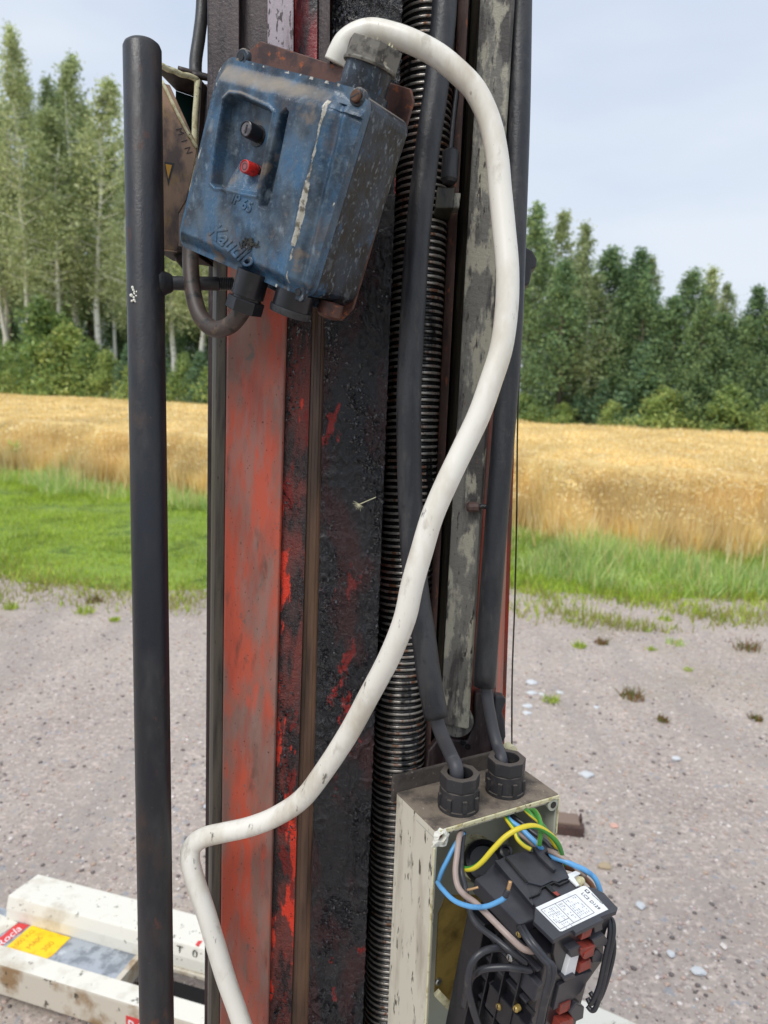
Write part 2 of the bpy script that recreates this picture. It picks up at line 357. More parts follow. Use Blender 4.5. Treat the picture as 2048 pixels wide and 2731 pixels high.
M['beige'] = mat('dirty_beige_plastic', lin((206, 200, 184)), .5, 0, [
    dict(c=lin((156, 146, 128)), s=(40, 40, 8), lo=.48, hi=.66, a_=.7), dict(c=lin((58, 54, 40)), s=(150, 150, 36), lo=.60, hi=.635, a_=.9, r=.6),
    dict(c=lin((80, 74, 62)), s=(60, 60, 20), lo=.60, hi=.68, a_=.65, o=31.), dict(c=lin((104, 92, 80)), k='up', s=90, lo=.45, hi=.95, r=.85, a_=.93)], [(300, .15, .0006)])
M['beigein'] = mat('clean_grey_beige_plastic', lin((176, 178, 164)), .45, 0, [dict(c=lin((140, 138, 124)), s=30, lo=.5, hi=.7, a_=.6)], [(300, .06, .0004)])
M['dusttop'] = mat('dust_caked_grey_plastic', lin((128, 116, 102)), .85, 0, [dict(c=lin((84, 76, 70)), s=50, lo=.45, hi=.65), dict(c=lin((176, 164, 146)), s=340, lo=.64, hi=.7, a_=.7)], [(600, .35, .0006)])
M['dustdark'] = mat('dust_caked_dark_flange', lin((84, 76, 70)), .85, 0, [dict(c=lin((54, 48, 46)), s=60, lo=.45, hi=.65), dict(c=lin((150, 138, 120)), s=300, lo=.64, hi=.7, a_=.6)], [(500, .4, .0008)])
M['cream'] = mat('broken_cream_plastic_edge', lin((212, 206, 170)), .6, 0, [dict(c=lin((170, 156, 110)), s=120, lo=.5, hi=.65), dict(c=lin((90, 80, 60)), s=200, lo=.62, hi=.68)], [(260, .5, .001)])
M['chipwhite'] = mat('freshly_chipped_white_plastic', lin((236, 234, 222)), .5, 0, [dict(c=lin((176, 164, 136)), s=220, lo=.56, hi=.64)], [(240, .7, .0016)])
M['yellowbox'] = mat('yellowed_brown_plastic', lin((158, 126, 100)), .5, 0, [dict(c=lin((92, 74, 66)), s=(40, 40, 20), lo=.46, hi=.6), dict(c=lin((160, 128, 78)), s=(40, 40, 24), lo=.58, hi=.7, o=8.),
    dict(c=lin((44, 38, 32)), s=(34, 34, 12), lo=.58, hi=.66, o=2.)], [(260, .3, .0008)])
M['darkbox'] = mat('dark_brown_housing', lin((70, 58, 54)), .5, 0, [dict(c=lin((38, 32, 34)), s=50, lo=.45, hi=.6)], [(260, .3, .0008)])
M['green'] = mat('dark_green_liner', lin((16, 44, 42)), .35)
M['brass'] = mat('dull_brass_plate', lin((176, 150, 84)), .34, .35, [dict(c=lin((90, 74, 44)), s=30, lo=.45, hi=.7)], [(300, .08, .0004)])
M['zinc'] = mat('zinc_steel', lin((190, 190, 186)), .28, .9)
M['copper'] = mat('bare_copper_strand', lin((196, 158, 116)), .4, .6, [], [((900, 900, 60), .5, .0006)])
M['brownscrew'] = mat('rusty_brown_screw', lin((98, 70, 54)), .45, .5, [], [(400, .4, .0006)])
M['redplastic'] = mat('faded_red_plastic', lin((150, 62, 50)), .5, 0, [dict(c=lin((110, 50, 42)), s=120, lo=.5, hi=.65)], [(400, .1, .0004)])
M['redbtn'] = mat('red_button_plastic', lin((206, 44, 36)), .4, 0, [dict(c=lin((120, 30, 30)), s=160, lo=.5, hi=.64)])
M['pinkface'] = mat('dusty_pink_button_face', lin((146, 84, 88)), .6)
M['greybtn'] = mat('worn_grey_button_face', lin((104, 100, 104)), .5, 0, [dict(c=lin((70, 66, 70)), s=200, lo=.5, hi=.6)])
M['ink'] = mat('black_ink', (.03, .03, .035), .6)
M['greyink'] = mat('grey_print', lin((126, 128, 134)), .6)
M['paper'] = mat('white_label_paper', lin((232, 234, 236)), .5, 0, [dict(c=lin((200, 200, 196)), s=60, lo=.55, hi=.7, a_=.5)])
M['wblue'] = mat('light_blue_insulation', lin((96, 160, 212)), .38, 0, [dict(c=lin((60, 112, 160)), s=60, lo=.55, hi=.7, a_=.6)])
M['wgrey'] = mat('grey_pink_insulation', lin((160, 142, 134)), .42, 0, [dict(c=lin((120, 100, 92)), s=50, lo=.5, hi=.7, a_=.6)])
M['wbrown'] = mat('brown_insulation', lin((136, 92, 66)), .42)
M['wblack'] = mat('black_insulation', (.03, .031, .038), .36, 0, [dict(c=lin((96, 90, 82)), s=90, lo=.58, hi=.72, a_=.4)])
M['jack'] = mat('dirty_white_steel_paint', lin((228, 224, 212)), .45, 0, [dict(c=lin((176, 160, 134)), s=(9, 9, 9), lo=.5, hi=.72, a_=.8), dict(c=lin((84, 78, 66)), s=34, lo=.63, hi=.67, a_=.85), dict(c=lin((120, 96, 66)), s=80, lo=.68, hi=.72)], [(80, .15, .001)])
M['jackside'] = mat('scuffed_cream_side_paint', lin((204, 196, 180)), .5, 0, [dict(c=lin((150, 122, 88)), s=10, lo=.52, hi=.66), dict(c=lin((80, 72, 60)), s=36, lo=.62, hi=.67)], [(80, .2, .001)])
M['galv'] = mat('scuffed_bare_grey_metal', lin((176, 182, 190)), .4, .3, [dict(c=lin((134, 140, 148)), s=26, lo=.45, hi=.6), dict(c=lin((220, 224, 228)), s=20, lo=.58, hi=.7)], [(60, .3, .001)])
M['stickred'] = mat('red_sticker', lin((214, 60, 60)), .4)
M['stickyel'] = mat('yellow_sticker', lin((250, 208, 20)), .4, 0, [dict(c=lin((236, 176, 20)), s=40, lo=.5, hi=.7)])
M['stickink'] = mat('worn_orange_print', lin((196, 140, 20)), .5)
M['wellshade'] = mat('black_well_shade', (.012, .012, .014), .5)  # black that stands in for the shade inside the fork opening
def stripe_mat():
    m_ = bpy.data.materials.new('yellow_green_insulation'); m_.use_nodes = True; t = m_.node_tree; n = t.nodes; L = t.links.new
    u = n.new('ShaderNodeUVMap'); sp = n.new('ShaderNodeSeparateXYZ'); L(u.outputs[0], sp.inputs[0])
    a = n.new('ShaderNodeMath'); a.operation = 'MULTIPLY_ADD'; a.inputs[1].default_value = 5.0; L(sp.outputs['Y'], a.inputs[0]); L(sp.outputs['X'], a.inputs[2])
    f = n.new('ShaderNodeMath'); f.operation = 'FRACT'; L(a.outputs[0], f.inputs[0])
    g = n.new('ShaderNodeMath'); g.operation = 'GREATER_THAN'; g.inputs[1].default_value = .58; L(f.outputs[0], g.inputs[0])
    q = n.new('ShaderNodeMix'); q.data_type = 'RGBA'; q.inputs['A'].default_value = (*lin((214, 196, 50)), 1); q.inputs['B'].default_value = (*lin((70, 142, 60)), 1)
    L(g.outputs[0], q.inputs['Factor']); L(q.outputs['Result'], n['Principled BSDF'].inputs['Base Color']); n['Principled BSDF'].inputs['Roughness'].default_value = .4
    return m_
M['yg'] = stripe_mat()
# ------------------------------------------------------------------ ground, field, grass
def struct(name, o): o['kind'] = 'structure'; return o
HZ = 1041
def gpt(px, py, z=0.): return PH(px, py, z)
def noisegrid(name, x0, x1, y0, y1, nx, ny, zf, mt):
    xs = np.linspace(x0, x1, nx + 1); ys = np.linspace(y0, y1, ny + 1)
    vs_ = [(x, y, zf(x, y)) for y in ys for x in xs]
    fs = [(j * (nx + 1) + i, j * (nx + 1) + i + 1, (j + 1) * (nx + 1) + i + 1, (j + 1) * (nx + 1) + i) for j in range(ny) for i in range(nx)]
    return pydata(name, vs_, fs, mt, None, True)
M['earth'] = mat('green_brown_earth', lin((96, 104, 52)), .9, 0, [dict(c=lin((70, 74, 40)), s=.5, lo=.45, hi=.6)])
M['gravel'] = mat('pinkish_grey_gravel', lin((178, 166, 156)), .9, 0, [
    dict(c=lin((154, 141, 134)), s=1.1, lo=.42, hi=.62, a_=.6, ro=.7), dict(c=lin((204, 188, 178)), s=46, lo=.52, hi=.66, d=3, a_=.9), dict(c=lin((134, 122, 118)), s=60, lo=.56, hi=.68, d=3, a_=.8, o=33.),
    dict(c=lin((196, 166, 152)), s=70, lo=.62, hi=.70, d=2, a_=.5), dict(c=lin((226, 220, 214)), s=80, lo=.66, hi=.71, d=2), dict(c=lin((146, 150, 158)), s=24, lo=.62, hi=.69, d=2, a_=.7),
    dict(c=lin((132, 126, 96)), s=.8, lo=.56, hi=.70, a_=.4, o=3.), dict(c=lin((150, 142, 136)), s=(2.5, .5, 1), lo=.52, hi=.64, a_=.45, o=8.)], [(80, .6, .006), (30, .4, .010)])
M['lawnbase'] = mat('lawn_soil_green', lin((128, 154, 58)), .9, 0, [dict(c=lin((120, 142, 60)), s=.8, lo=.45, hi=.6), dict(c=lin((70, 96, 34)), s=4, lo=.5, hi=.65)])
M['wheat'] = mat('ripe_oat_crop', lin((232, 202, 136)), .8, 0, [dict(c=lin((244, 218, 150)), s=(1.4, 4, 1), lo=.46, hi=.62, a_=.8), dict(c=lin((206, 166, 104)), s=(.5, 1.8, 1), lo=.52, hi=.64, a_=.6), dict(c=lin((186, 140, 74)), s=(9, 5, 3), lo=.5, hi=.64, a_=.5), dict(c=lin((150, 152, 76)), s=2.6, lo=.66, hi=.72, a_=.4)], [(24, .8, .05)])
big = noisegrid('ground', -900, 900, -300, 1500, 40, 40, lambda x, y: -.06, M['earth']); struct('g', big)
# the grass line : distance of the gravel edge and of the crop edge as functions of x
gl, gr_ = gpt(60, 1592), gpt(1900, 1690)
cl, cr_ = gpt(60, 1262, 0), gpt(1900, 1480, 0)
def lerpx(a, b, x): t = (x - a.x) / (b.x - a.x); return a.y + (b.y - a.y) * max(-1.5, min(2.2, t))
def gedge(x): return lerpx(gl, gr_, x) + .45 * mnoise.noise(Vector((x * .8, 1, 0))) + .25 * mnoise.noise(Vector((x * 3.1, 9, 0)))
def cedge(x): return lerpx(cl, cr_, x) + 1.1 * mnoise.noise(Vector((x * .6, 4, 0))) + .6 * mnoise.noise(Vector((x * 2.3, 6, 0)))
def gz(x, y): return .006 * mnoise.noise(Vector((x * 2.2, y * 2.2, 0))) + .012 * mnoise.noise(Vector((x * .5, y * .5, 2)))
yard = noisegrid('gravel_yard', -14, 14, -5, 12, 150, 110, lambda x, y: gz(x, y) - (.0 if y < gedge(x) + 1.3 else .045), M['gravel']); struct('y', yard)
def gsheet():
    nx_, ny_ = 120, 50; vs_, fs = [], []
    for j in range(ny_ + 1):
        for i in range(nx_ + 1):
            x = -16 + 34 * i / nx_; a = gedge(x) + (.35 if x < 1 else .9); b = cedge(x) + 2; y = a + (b - a) * j / ny_
            t = min(1, j / 3); vs_.append((x, y, -.012 + .035 * t + .02 * mnoise.noise(Vector((x, y, 5)))))
    for j in range(ny_):
        for i in range(nx_): a = j * (nx_ + 1) + i; fs.append((a, a + 1, a + nx_ + 2, a + nx_ + 1))
    return pydata('lawn', vs_, fs, M['lawnbase'], None, True)
lawn = gsheet(); struct('l', lawn)
# tree line
tl, trr = PH(200, 1052, .95), PH(1900, 1138, .95)
def tedge(x): t = (x - tl.x) / (trr.x - tl.x); return tl.y + (trr.y - tl.y) * max(-.9, min(1.25, t))
def crop():
    nx_, ny_ = 170, 150; vs_, fs = [], []
    for j in range(ny_ + 1):
        v = (j / ny_) ** 1.5
        for i in range(nx_ + 1):
            x = -34 + 60 * i / nx_; a = cedge(x) + .55; b = tedge(x) + 1.5; y = a + (b - a) * v
            h_ = (0 if j == 0 else min(1, .62 + j * .07)) * (.84 + .07 * mnoise.noise(Vector((x * .35, y * .35, 1))) + .05 * mnoise.noise(Vector((x * 3, y * 3, 7))))
            vs_.append((x, y, h_))
    for j in range(ny_):
        for i in range(nx_): a = j * (nx_ + 1) + i; fs.append((a, a + 1, a + nx_ + 2, a + nx_ + 1))
    return pydata('crop_canopy', vs_, fs, M['wheat'], None, True)
cropo = crop(); cropo['kind'] = 'stuff'; cropo['label'] = 'dense ripe golden oat field stretching to the trees'; cropo['category'] = 'crop'

def blades(name, X, Y, Z, Hh, Wd, mats, lean=.35, idx=None, kind=True):
    """one thin triangle per blade, numpy built"""
    n = len(X); a = rng.rand(n) * 2 * np.pi; l = Hh * lean * rng.rand(n); b = rng.rand(n) * 2 * np.pi
    dx, dy = np.cos(a) * Wd / 2, np.sin(a) * Wd / 2
    v = np.empty((n, 3, 3), np.float32)
    v[:, 0] = np.c_[X - dx, Y - dy, Z]; v[:, 1] = np.c_[X + dx, Y + dy, Z]; v[:, 2] = np.c_[X + np.cos(b) * l, Y + np.sin(b) * l, Z + Hh]
    me = bpy.data.meshes.new(name); me.vertices.add(3 * n); me.vertices.foreach_set('co', v.ravel())
    me.loops.add(3 * n); me.loops.foreach_set('vertex_index', np.arange(3 * n, dtype=np.int32))
    me.polygons.add(n); me.polygons.foreach_set('loop_start', np.arange(0, 3 * n, 3, dtype=np.int32)); me.polygons.foreach_set('loop_total', np.full(n, 3, np.int32))
    me.update(calc_edges=True)
    for x in mats: me.materials.append(x)
    me.polygons.foreach_set('material_index', (rng.randint(0, len(mats), n) if idx is None else idx).astype(np.int32))
    o = bpy.data.objects.new(name, me); col.objects.link(o)
    if kind: o['kind'] = 'stuff'
    return o
def blade_mat(nm, c, tr=.35): return mat(nm, lin(c), .6, 0, [], trans=tr, vary=.3, vscale=1.2)
G = [blade_mat('grass_bright', (176, 198, 62)), blade_mat('grass_mid', (158, 182, 58)), blade_mat('grass_pale', (200, 212, 98)), blade_mat('grass_deep', (132, 156, 54))]
T_ = [blade_mat('verge_green', (178, 206, 104)), blade_mat('verge_pale', (212, 222, 150)), blade_mat('verge_bluegreen', (156, 188, 112)), blade_mat('verge_straw', (206, 190, 132))]
O_ = [blade_mat('oat_gold', (242, 216, 150), .22), blade_mat('oat_pale', (250, 236, 190), .22), blade_mat('oat_brown', (220, 190, 134), .22), blade_mat('oat_ochre', (236, 208, 134), .22)]
fz = np.frompyfunc
vg, vc = np.vectorize(gedge), np.vectorize(cedge)
def in_view(X, Y, m=1.1): return np.abs(X) < (Y * .545 + m)
def leafmesh(name, C, size, mats, wts, flat=.0):
    n = len(C); a = rng.normal(size=(n, 3)); a /= np.linalg.norm(a, axis=1)[:, None]; b = rng.normal(size=(n, 3)); b -= a * (a * b).sum(1)[:, None]; b /= np.linalg.norm(b, axis=1)[:, None]
    s_ = (np.broadcast_to(size, (n,)) * (.6 + .8 * rng.rand(n)))[:, None]
    V = np.stack([C - a * s_, C + b * s_ * .45, C + a * s_, C - b * s_ * .45], 1).astype(np.float32)
    me = bpy.data.meshes.new(name); me.vertices.add(4 * n); me.vertices.foreach_set('co', V.ravel()); me.loops.add(4 * n); me.loops.foreach_set('vertex_index', np.arange(4 * n, dtype=np.int32))
    me.polygons.add(n); me.polygons.foreach_set('loop_start', np.arange(0, 4 * n, 4, dtype=np.int32)); me.polygons.foreach_set('loop_total', np.full(n, 4, np.int32)); me.update(calc_edges=True)
    for x in mats: me.materials.append(x)
    me.polygons.foreach_set('material_index', rng.choice(len(mats), n, p=wts).astype(np.int32)); return me
# mown lawn
def scatter(n, y0, y1):
    Y = y0 + (y1 - y0) * rng.rand(n) ** .8; X = (rng.rand(n) * 2 - 1) * (Y * .56 + 1.0); return X, Y
X, Y = scatter(420000, 5.0, 19.)
ge, ce = vg(X), vc(X)
t = (Y - ge) / (ce - ge)
patch = np.array([mnoise.noise(Vector((x * 1.7, y * 1.7, 3))) for x, y in zip(X[::1], Y[::1])])
left = X < 1.0
dens = np.clip((Y - ge + .25) / .7, 0, 1) ** 1.3
dens = np.where(left, np.clip((Y - ge + .3) / .8 + patch * .8, 0, 1) ** 1.3, np.clip((Y - ge + 1.1) / 2.6 + patch * 1.5, 0, 1) ** 1.5)
keep = (rng.rand(len(X)) < dens) & (Y < ce + .6) & (Y > ge - 1.2)
X, Y, t, left, patch = X[keep], Y[keep], t[keep], left[keep], patch[keep]
hh = np.where(left, .045, .06) * (.6 + .8 * rng.rand(len(X))) * (1 + .5 * patch)
hh = np.where(t > .72, hh * 1.6, hh)
idx = rng.randint(0, 4, len(X)); gd = Y - vg(X); idx = np.where(rng.rand(len(X)) < np.clip(.75 - gd * .55, .04, .75), 4, idx)
o = blades('lawn_grass', X, Y, np.full(len(X), .0), hh * 1.1, .010 + .004 * rng.rand(len(X)), G + [blade_mat('grass_olive', (160, 156, 88))], .8, idx)
o['label'] = 'short bright green lawn grass between gravel and field'; o['category'] = 'grass'
# rough tall verge in front of the crop
n = 170000
Y = 6 + 14 * rng.rand(n); X = (rng.rand(n) * 2 - 1) * (Y * .56 + 1)
ce = vc(X); ge = vg(X); wl = np.where(X < 1, 1.5, 2.6)
s_ = (ce - Y)
keep = (s_ < wl) & (s_ > -1.5); X, Y, s_ = X[keep], Y[keep], s_[keep]
patch = np.array([mnoise.noise(Vector((x * .9, y * .9, 8))) for x, y in zip(X, Y)])
hh = (.09 + .18 * rng.rand(len(X))) * np.clip(1 + 1.7 * patch, .25, 2.2) * np.clip(1.1 - s_ / 4.6, .35, 1.2)
ix = rng.randint(0, 3, len(X)); ix = np.where(rng.rand(len(X)) < .08 + .3 * np.clip(.5 - s_, 0, 1), 3, ix)
o = blades('verge_grass', X, Y, np.zeros(len(X)), hh, .012 + .006 * rng.rand(len(X)), T_, .9, ix)
o['label'] = 'long rough green grass along the edge of the oat field'; o['category'] = 'grass'
# oat stalks: a dense front and a thinning top
n = 110000
Y = 8 + 34 * rng.rand(n) ** 1.6; X = (rng.rand(n) * 2 - 1) * (Y * .56 + 1)
ce = vc(X); te = (tl.y + (trr.y - tl.y) * np.clip((X - tl.x) / (trr.x - tl.x), -.9, 1.25))
keep = (Y > ce - .25 + .3 * rng.rand(n)) & (Y < te + 1); X, Y, ce = X[keep], Y[keep], ce[keep]
fr_ = np.clip(Y - ce, 0, 1.0)
base = np.where(Y - ce < .5, 0, .55)
lf = np.array([mnoise.noise(Vector((x * .35, y * .35, 1))) for x, y in zip(X, Y)])
top_ = (.80 + .10 * rng.rand(len(X)) + .07 * lf) * np.clip(.55 + (Y - ce) * .5, .55, 1)
sz = .010 + .0009 * Y
o = blades('oat_stalks', X, Y, base, top_ - base + .06, sz * (1 + rng.rand(len(X))), O_, .35)
o['label'] = 'golden ripe oat stalks and ears of the field'; o['category'] = 'crop'
n = 150000
X = (rng.rand(n) * 2 - 1) * 13; ce = vc(X); Y = ce - .35 + 1.9 * rng.rand(n) ** 1.3 - np.where(rng.rand(n) < .03, 1.1 * rng.rand(n), 0); keep = in_view(X, Y); X, Y, ce = X[keep], Y[keep], ce[keep]
o = blades('oat_stalks', X, Y, np.zeros(len(X)), (.42 + .5 * np.clip((Y - ce + .35) / 1.0, 0, 1)) * (.75 + .3 * rng.rand(len(X))), .010 + .008 * rng.rand(len(X)), O_, .35)
o['label'] = 'taller front rows of golden oat stalks along the verge'; o['category'] = 'crop'
def ears(n, name, label, XYZ, size):
    X, Y, Z = XYZ; C = np.stack([X, Y, Z], 1); me = leafmesh(name, C, size, O_, [.4, .35, .08, .17])
    o = bpy.data.objects.new(name, me); col.objects.link(o); o['kind'] = 'stuff'; o['label'] = label; o['category'] = 'crop'
n = 260000; Y = 8 + 34 * rng.rand(n) ** 1.3; X = (rng.rand(n) * 2 - 1) * (Y * .56 + 1); ce = vc(X); te = tl.y + (trr.y - tl.y) * np.clip((X - tl.x) / (trr.x - tl.x), -.9, 1.25)
keep = (Y > ce + .1) & (Y < te + 1); X, Y, ce = X[keep], Y[keep], ce[keep]
zc_ = np.array([.84 + .07 * mnoise.noise(Vector((x * .35, y * .35, 1))) + .05 * mnoise.noise(Vector((x * 3, y * 3, 7))) for x, y in zip(X, Y)]) * np.clip(.72 + (Y - ce) * .35, 0, 1)
ears(0, 'oat_ears', 'fine pale seed heads covering the top of the oat field', (X, Y, zc_ + .07 * rng.rand(len(X)) - .02), (.009 + .0010 * Y))
n = 60000; X = (rng.rand(n) * 2 - 1) * 13; ce = vc(X); Y = ce - .3 + 1.6 * rng.rand(n); keep = in_view(X, Y); X, Y, ce = X[keep], Y[keep], ce[keep]
ears(0, 'oat_ears', 'pale drooping oat ears on the front rows by the verge', (X, Y, (.42 + .45 * np.clip((Y - ce + .3) / 1.2, 0, 1)) * (.72 + .35 * rng.rand(len(X)))), .016)
# weeds poking up at the crop edge on the left
# gravel stones
def stones(name, n, ysc, rmin, rmax, mats, seed):
    r2 = np.random.RandomState(seed)
    ico = bmesh.new(); bmesh.ops.create_icosphere(ico, subdivisions=1, radius=1); iv = np.array([v.co[:] for v in ico.verts]); ifc = np.array([[v.index for v in f.verts] for f in ico.faces]); ico.free()
    Y = ysc[0] + (ysc[1] - ysc[0]) * r2.rand(n) ** 1.1; X = (r2.rand(n) * 2 - 1) * (Y * .56 + .5)
    ra = rmin + (rmax - rmin) * r2.rand(n) ** 4
    nv = len(iv); V = np.empty((n, nv, 3), np.float32)
    sc = ra[:, None] * np.array([1, .8, .5]) * (1 + .35 * (r2.rand(n, 3) - .5)); an = r2.rand(n) * 6.28
    L_ = iv[None] * sc[:, None] * (1 + .22 * (r2.rand(n, nv, 1) - .5))
    V[..., 0] = L_[..., 0] * np.cos(an)[:, None] - L_[..., 1] * np.sin(an)[:, None] + X[:, None]
    V[..., 1] = L_[..., 0] * np.sin(an)[:, None] + L_[..., 1] * np.cos(an)[:, None] + Y[:, None]
    gzv = np.array([gz(x, y) for x, y in zip(X, Y)])
    V[..., 2] = L_[..., 2] + (gzv + ra * .22)[:, None]
    me = bpy.data.meshes.new(name); Fc = (ifc[None] + (np.arange(n) * nv)[:, None, None]).reshape(-1, 3)
    me.vertices.add(n * nv); me.vertices.foreach_set('co', V.ravel()); me.loops.add(Fc.size); me.loops.foreach_set('vertex_index', Fc.ravel().astype(np.int32))
    me.polygons.add(len(Fc)); me.polygons.foreach_set('loop_start', np.arange(0, Fc.size, 3, dtype=np.int32)); me.polygons.foreach_set('loop_total', np.full(len(Fc), 3, np.int32)); me.update(calc_edges=True)
    for x in mats: me.materials.append(x)
    me.polygons.foreach_set('material_index', np.repeat(r2.randint(0, len(mats), n), len(ifc)).astype(np.int32))
    o = bpy.data.objects.new(name, me); col.objects.link(o); o['kind'] = 'stuff'; return o
SM = [mat('stone_' + a, lin(tuple(min(238, v * 1.07) for v in c)), .85, vary=.2, vscale=40) for a, c in (('pink', (178, 156, 146)), ('grey', (148, 142, 142)), ('pale', (206, 198, 192)), ('dark', (106, 98, 96)), ('tan', (176, 154, 138)), ('pinkgrey', (176, 158, 154)), ('mid', (160, 150, 146)))]
o = stones('gravel_stones', 30000, (1.2, 6.6), .003, .011, SM, 5); o['label'] = 'loose pinkish grey gravel stones on the yard'; o['category'] = 'gravel'
wst = mat('white_stone', lin((204, 206, 208)), .7, 0, [dict(c=lin((176, 180, 186)), s=30, lo=.5, hi=.65)], [(60, .4, .004)])
pst = mat('pink_stone', lin((214, 170, 154)), .8); yst = mat('dry_leaf_tan', lin((178, 160, 132)), .85)
def stone(px, py, wpx, hpx, mt, lab, grp='pale stones lying on the gravel'):
    c = gpt(px, py); d = (c - CAM).dot(fwd); r_ = wpx * d / F / 2 * .84
    bm = bmesh.new(); bmesh.ops.create_icosphere(bm, subdivisions=2, radius=1)
    sd_ = rnd.random() * 99
    for v in bm.verts:
        k = 1 + .35 * mnoise.noise(v.co * 1.7 + Vector((sd_, 0, 0))); v.co = Vector((v.co.x * r_ * k, v.co.y * r_ * k * max(.5, min(1.6, hpx / wpx * 2.1)), v.co.z * r_ * .32 * k)); v.co += Vector((c.x, c.y, r_ * .14))
    o = from_bm('stone', bm, mt); tag(recentre(o), lab, 'stone', grp)
for a in ((1417, 1822, 40, 16, wst, 'largest flat white stone of the cluster right of the column'), (1418, 1850, 34, 13, wst, 'small white stone just under the largest one of the cluster'), (1445, 1853, 20, 12, wst, 'small white stone at the middle of the white cluster'), (1493, 1848, 20, 14, wst, 'round white stone at the right end of the white cluster'),
          (1407, 1885, 36, 12, wst, 'narrow white stone below the cluster, left of a grass tuft'), (1405, 1903, 30, 12, wst, 'lowest white stone of the cluster near the enclosure'), (1590, 1887, 20, 11, wst, 'white stone right of the small grass tuft'), (1803, 2024, 30, 14, wst, 'flat white stone alone in the gravel at the right'),
          (1565, 2068, 44, 18, wst, 'bluish white stone above the steel block'), (1637, 2203, 26, 14, pst, 'pinkish stone right of the steel block'), (1862, 2592, 46, 18, wst, 'long white stone low in the right hand gravel'), (1790, 2545, 26, 16, wst, 'white stone pair member above the long white stone'), (1708, 2416, 30, 18, wst, 'grey white stone right of the rating label'),
          (1612, 2312, 50, 14, yst, 'pale tan crushed leaf lying on the gravel'), (14, 2134, 16, 10, wst, 'small white stone at the far left edge of the gravel'), (548, 2152, 30, 26, wst, 'bluish white stone beside the left edge of the column'), (1930, 2524, 18, 14, SM[2], 'small pale stone at the far right edge')):
    stone(*a)
# weed tufts on the gravel
def tuft(px, py, wpx, mats, lab, n=70, hk=.8):
    c = gpt(px, py); d = (c - CAM).dot(fwd); r_ = wpx * d / F / 2
    a = rng.rand(n) * 6.28; q = np.sqrt(rng.rand(n)) * r_; X = c.x + np.cos(a) * q; Y = c.y + np.sin(a) * q
    o = blades('weed_tuft', X, Y, np.zeros(n), r_ * hk * (.4 + rng.rand(n)), .007 + .004 * rng.rand(n), mats, 1.1, None, False)
    tag(recentre(o), lab, 'weed', 'weed tufts growing in the gravel')
W2 = [blade_mat('weed_brown', (132, 96, 60)), blade_mat('weed_olive', (110, 116, 56))]
for a in ((1470, 1872, 44, G, 'bright green tuft among the white stones'), (1687, 1862, 66, W2, 'brownish weed in the middle of the right hand gravel'), (1767, 1922, 32, W2, 'small dark weed below the brownish one'), (2018, 1920, 34, W2, 'small weed at the right edge of the gravel'),
          (1545, 1726, 36, G, 'green tuft nearest the column on the right gravel'), (1604, 1717, 38, W2, 'olive tuft right of the green one'), (1773, 1655, 36, G, 'green tuft at the grass edge'), (1737, 1735, 26, G, 'thin upright green tuft in the right gravel'), (1522, 1660, 26, G, 'tiny tuft near the column under the grass'), (1724, 1684, 24, T_, 'tiny yellowish tuft near the grass edge'),
          (1862, 1638, 40, G, 'leafy tuft left of the right grass edge'), (1800, 1720, 44, T_, 'pale straggly tuft on the right gravel'), (1990, 1733, 70, W2, 'brown straggly patch near the right edge'), (1835, 1788, 22, T_, 'single thin tuft far right of the column'), (30, 1622, 40, G, 'small weed at the far left gravel edge'), (226, 1634, 50, G, 'flat weed on the gravel left of the pipe'),
          (250, 1605, 46, W2, 'olive weed near the lawn edge left of the pipe'), (305, 1655, 26, G, 'tiny weed close to the left side of the pipe')):
    tuft(*a)
# tall weeds and seed heads in the verge on the left
def weed(px, py, hpx, lab, mt):
    c = gpt(px, py); d = (c - CAM).dot(fwd); H = hpx * d / F; me = []
    bm = bmesh.new()
    for k in range(11):
        a = rnd.random() * 6.28; l_ = H * (.6 + .4 * rnd.random()); sx, sy = math.cos(a) * .12 * H, math.sin(a) * .12 * H
        p0 = Vector((c.x, c.y, 0)); p1 = Vector((c.x + sx, c.y + sy, l_)); w_ = Vector((.005, 0, 0))
        bm.faces.new([bm.verts.new(v) for v in (p0 - w_, p0 + w_, p1 + w_ * .6, p1 - w_ * .6)])
        for j in range(16):
            t = .25 + .75 * rnd.random(); q = p0.lerp(p1, t); an = rnd.random() * 6.28; L_ = .07 + .07 * rnd.random()
            dd_ = Vector((math.cos(an), math.sin(an), .6 * rnd.random())) * L_; ww = Vector((-math.sin(an), math.cos(an), 0)) * .012
            bm.faces.new([bm.verts.new(v) for v in (q, q + dd_ * .5 + ww, q + dd_, q + dd_ * .5 - ww)])
    tag(recentre(from_bm('tall_weed', bm, mt, None, recalc=False)), lab, 'weed', 'tall weeds standing at the field edge')
weed(262, 1255, 130, 'tallest green weed at the field edge left of the pipe', T_[0]); weed(318, 1262, 110, 'tall weed close to the left side of the pipe', T_[2]); weed(500, 1270, 110, 'tall weed between the pipe and the column', T_[0])
weed(180, 1250, 80, 'lower weed clump left of the tallest weed', T_[2]); weed(40, 1262, 90, 'bushy green weed at the far left field edge', T_[0]); weed(215, 1262, 70, 'short reddish weed in front of the tall ones', T_[3])
weed(1985, 1460, 110, 'tall green weed in the oats near the right edge', T_[2]); weed(1930, 1470, 70, 'shorter weed left of the tall one at the right', T_[0]); weed(1690, 1420, 70, 'yellow flowering weed at the oat edge', blade_mat('flower_yellow', (206, 204, 60)))

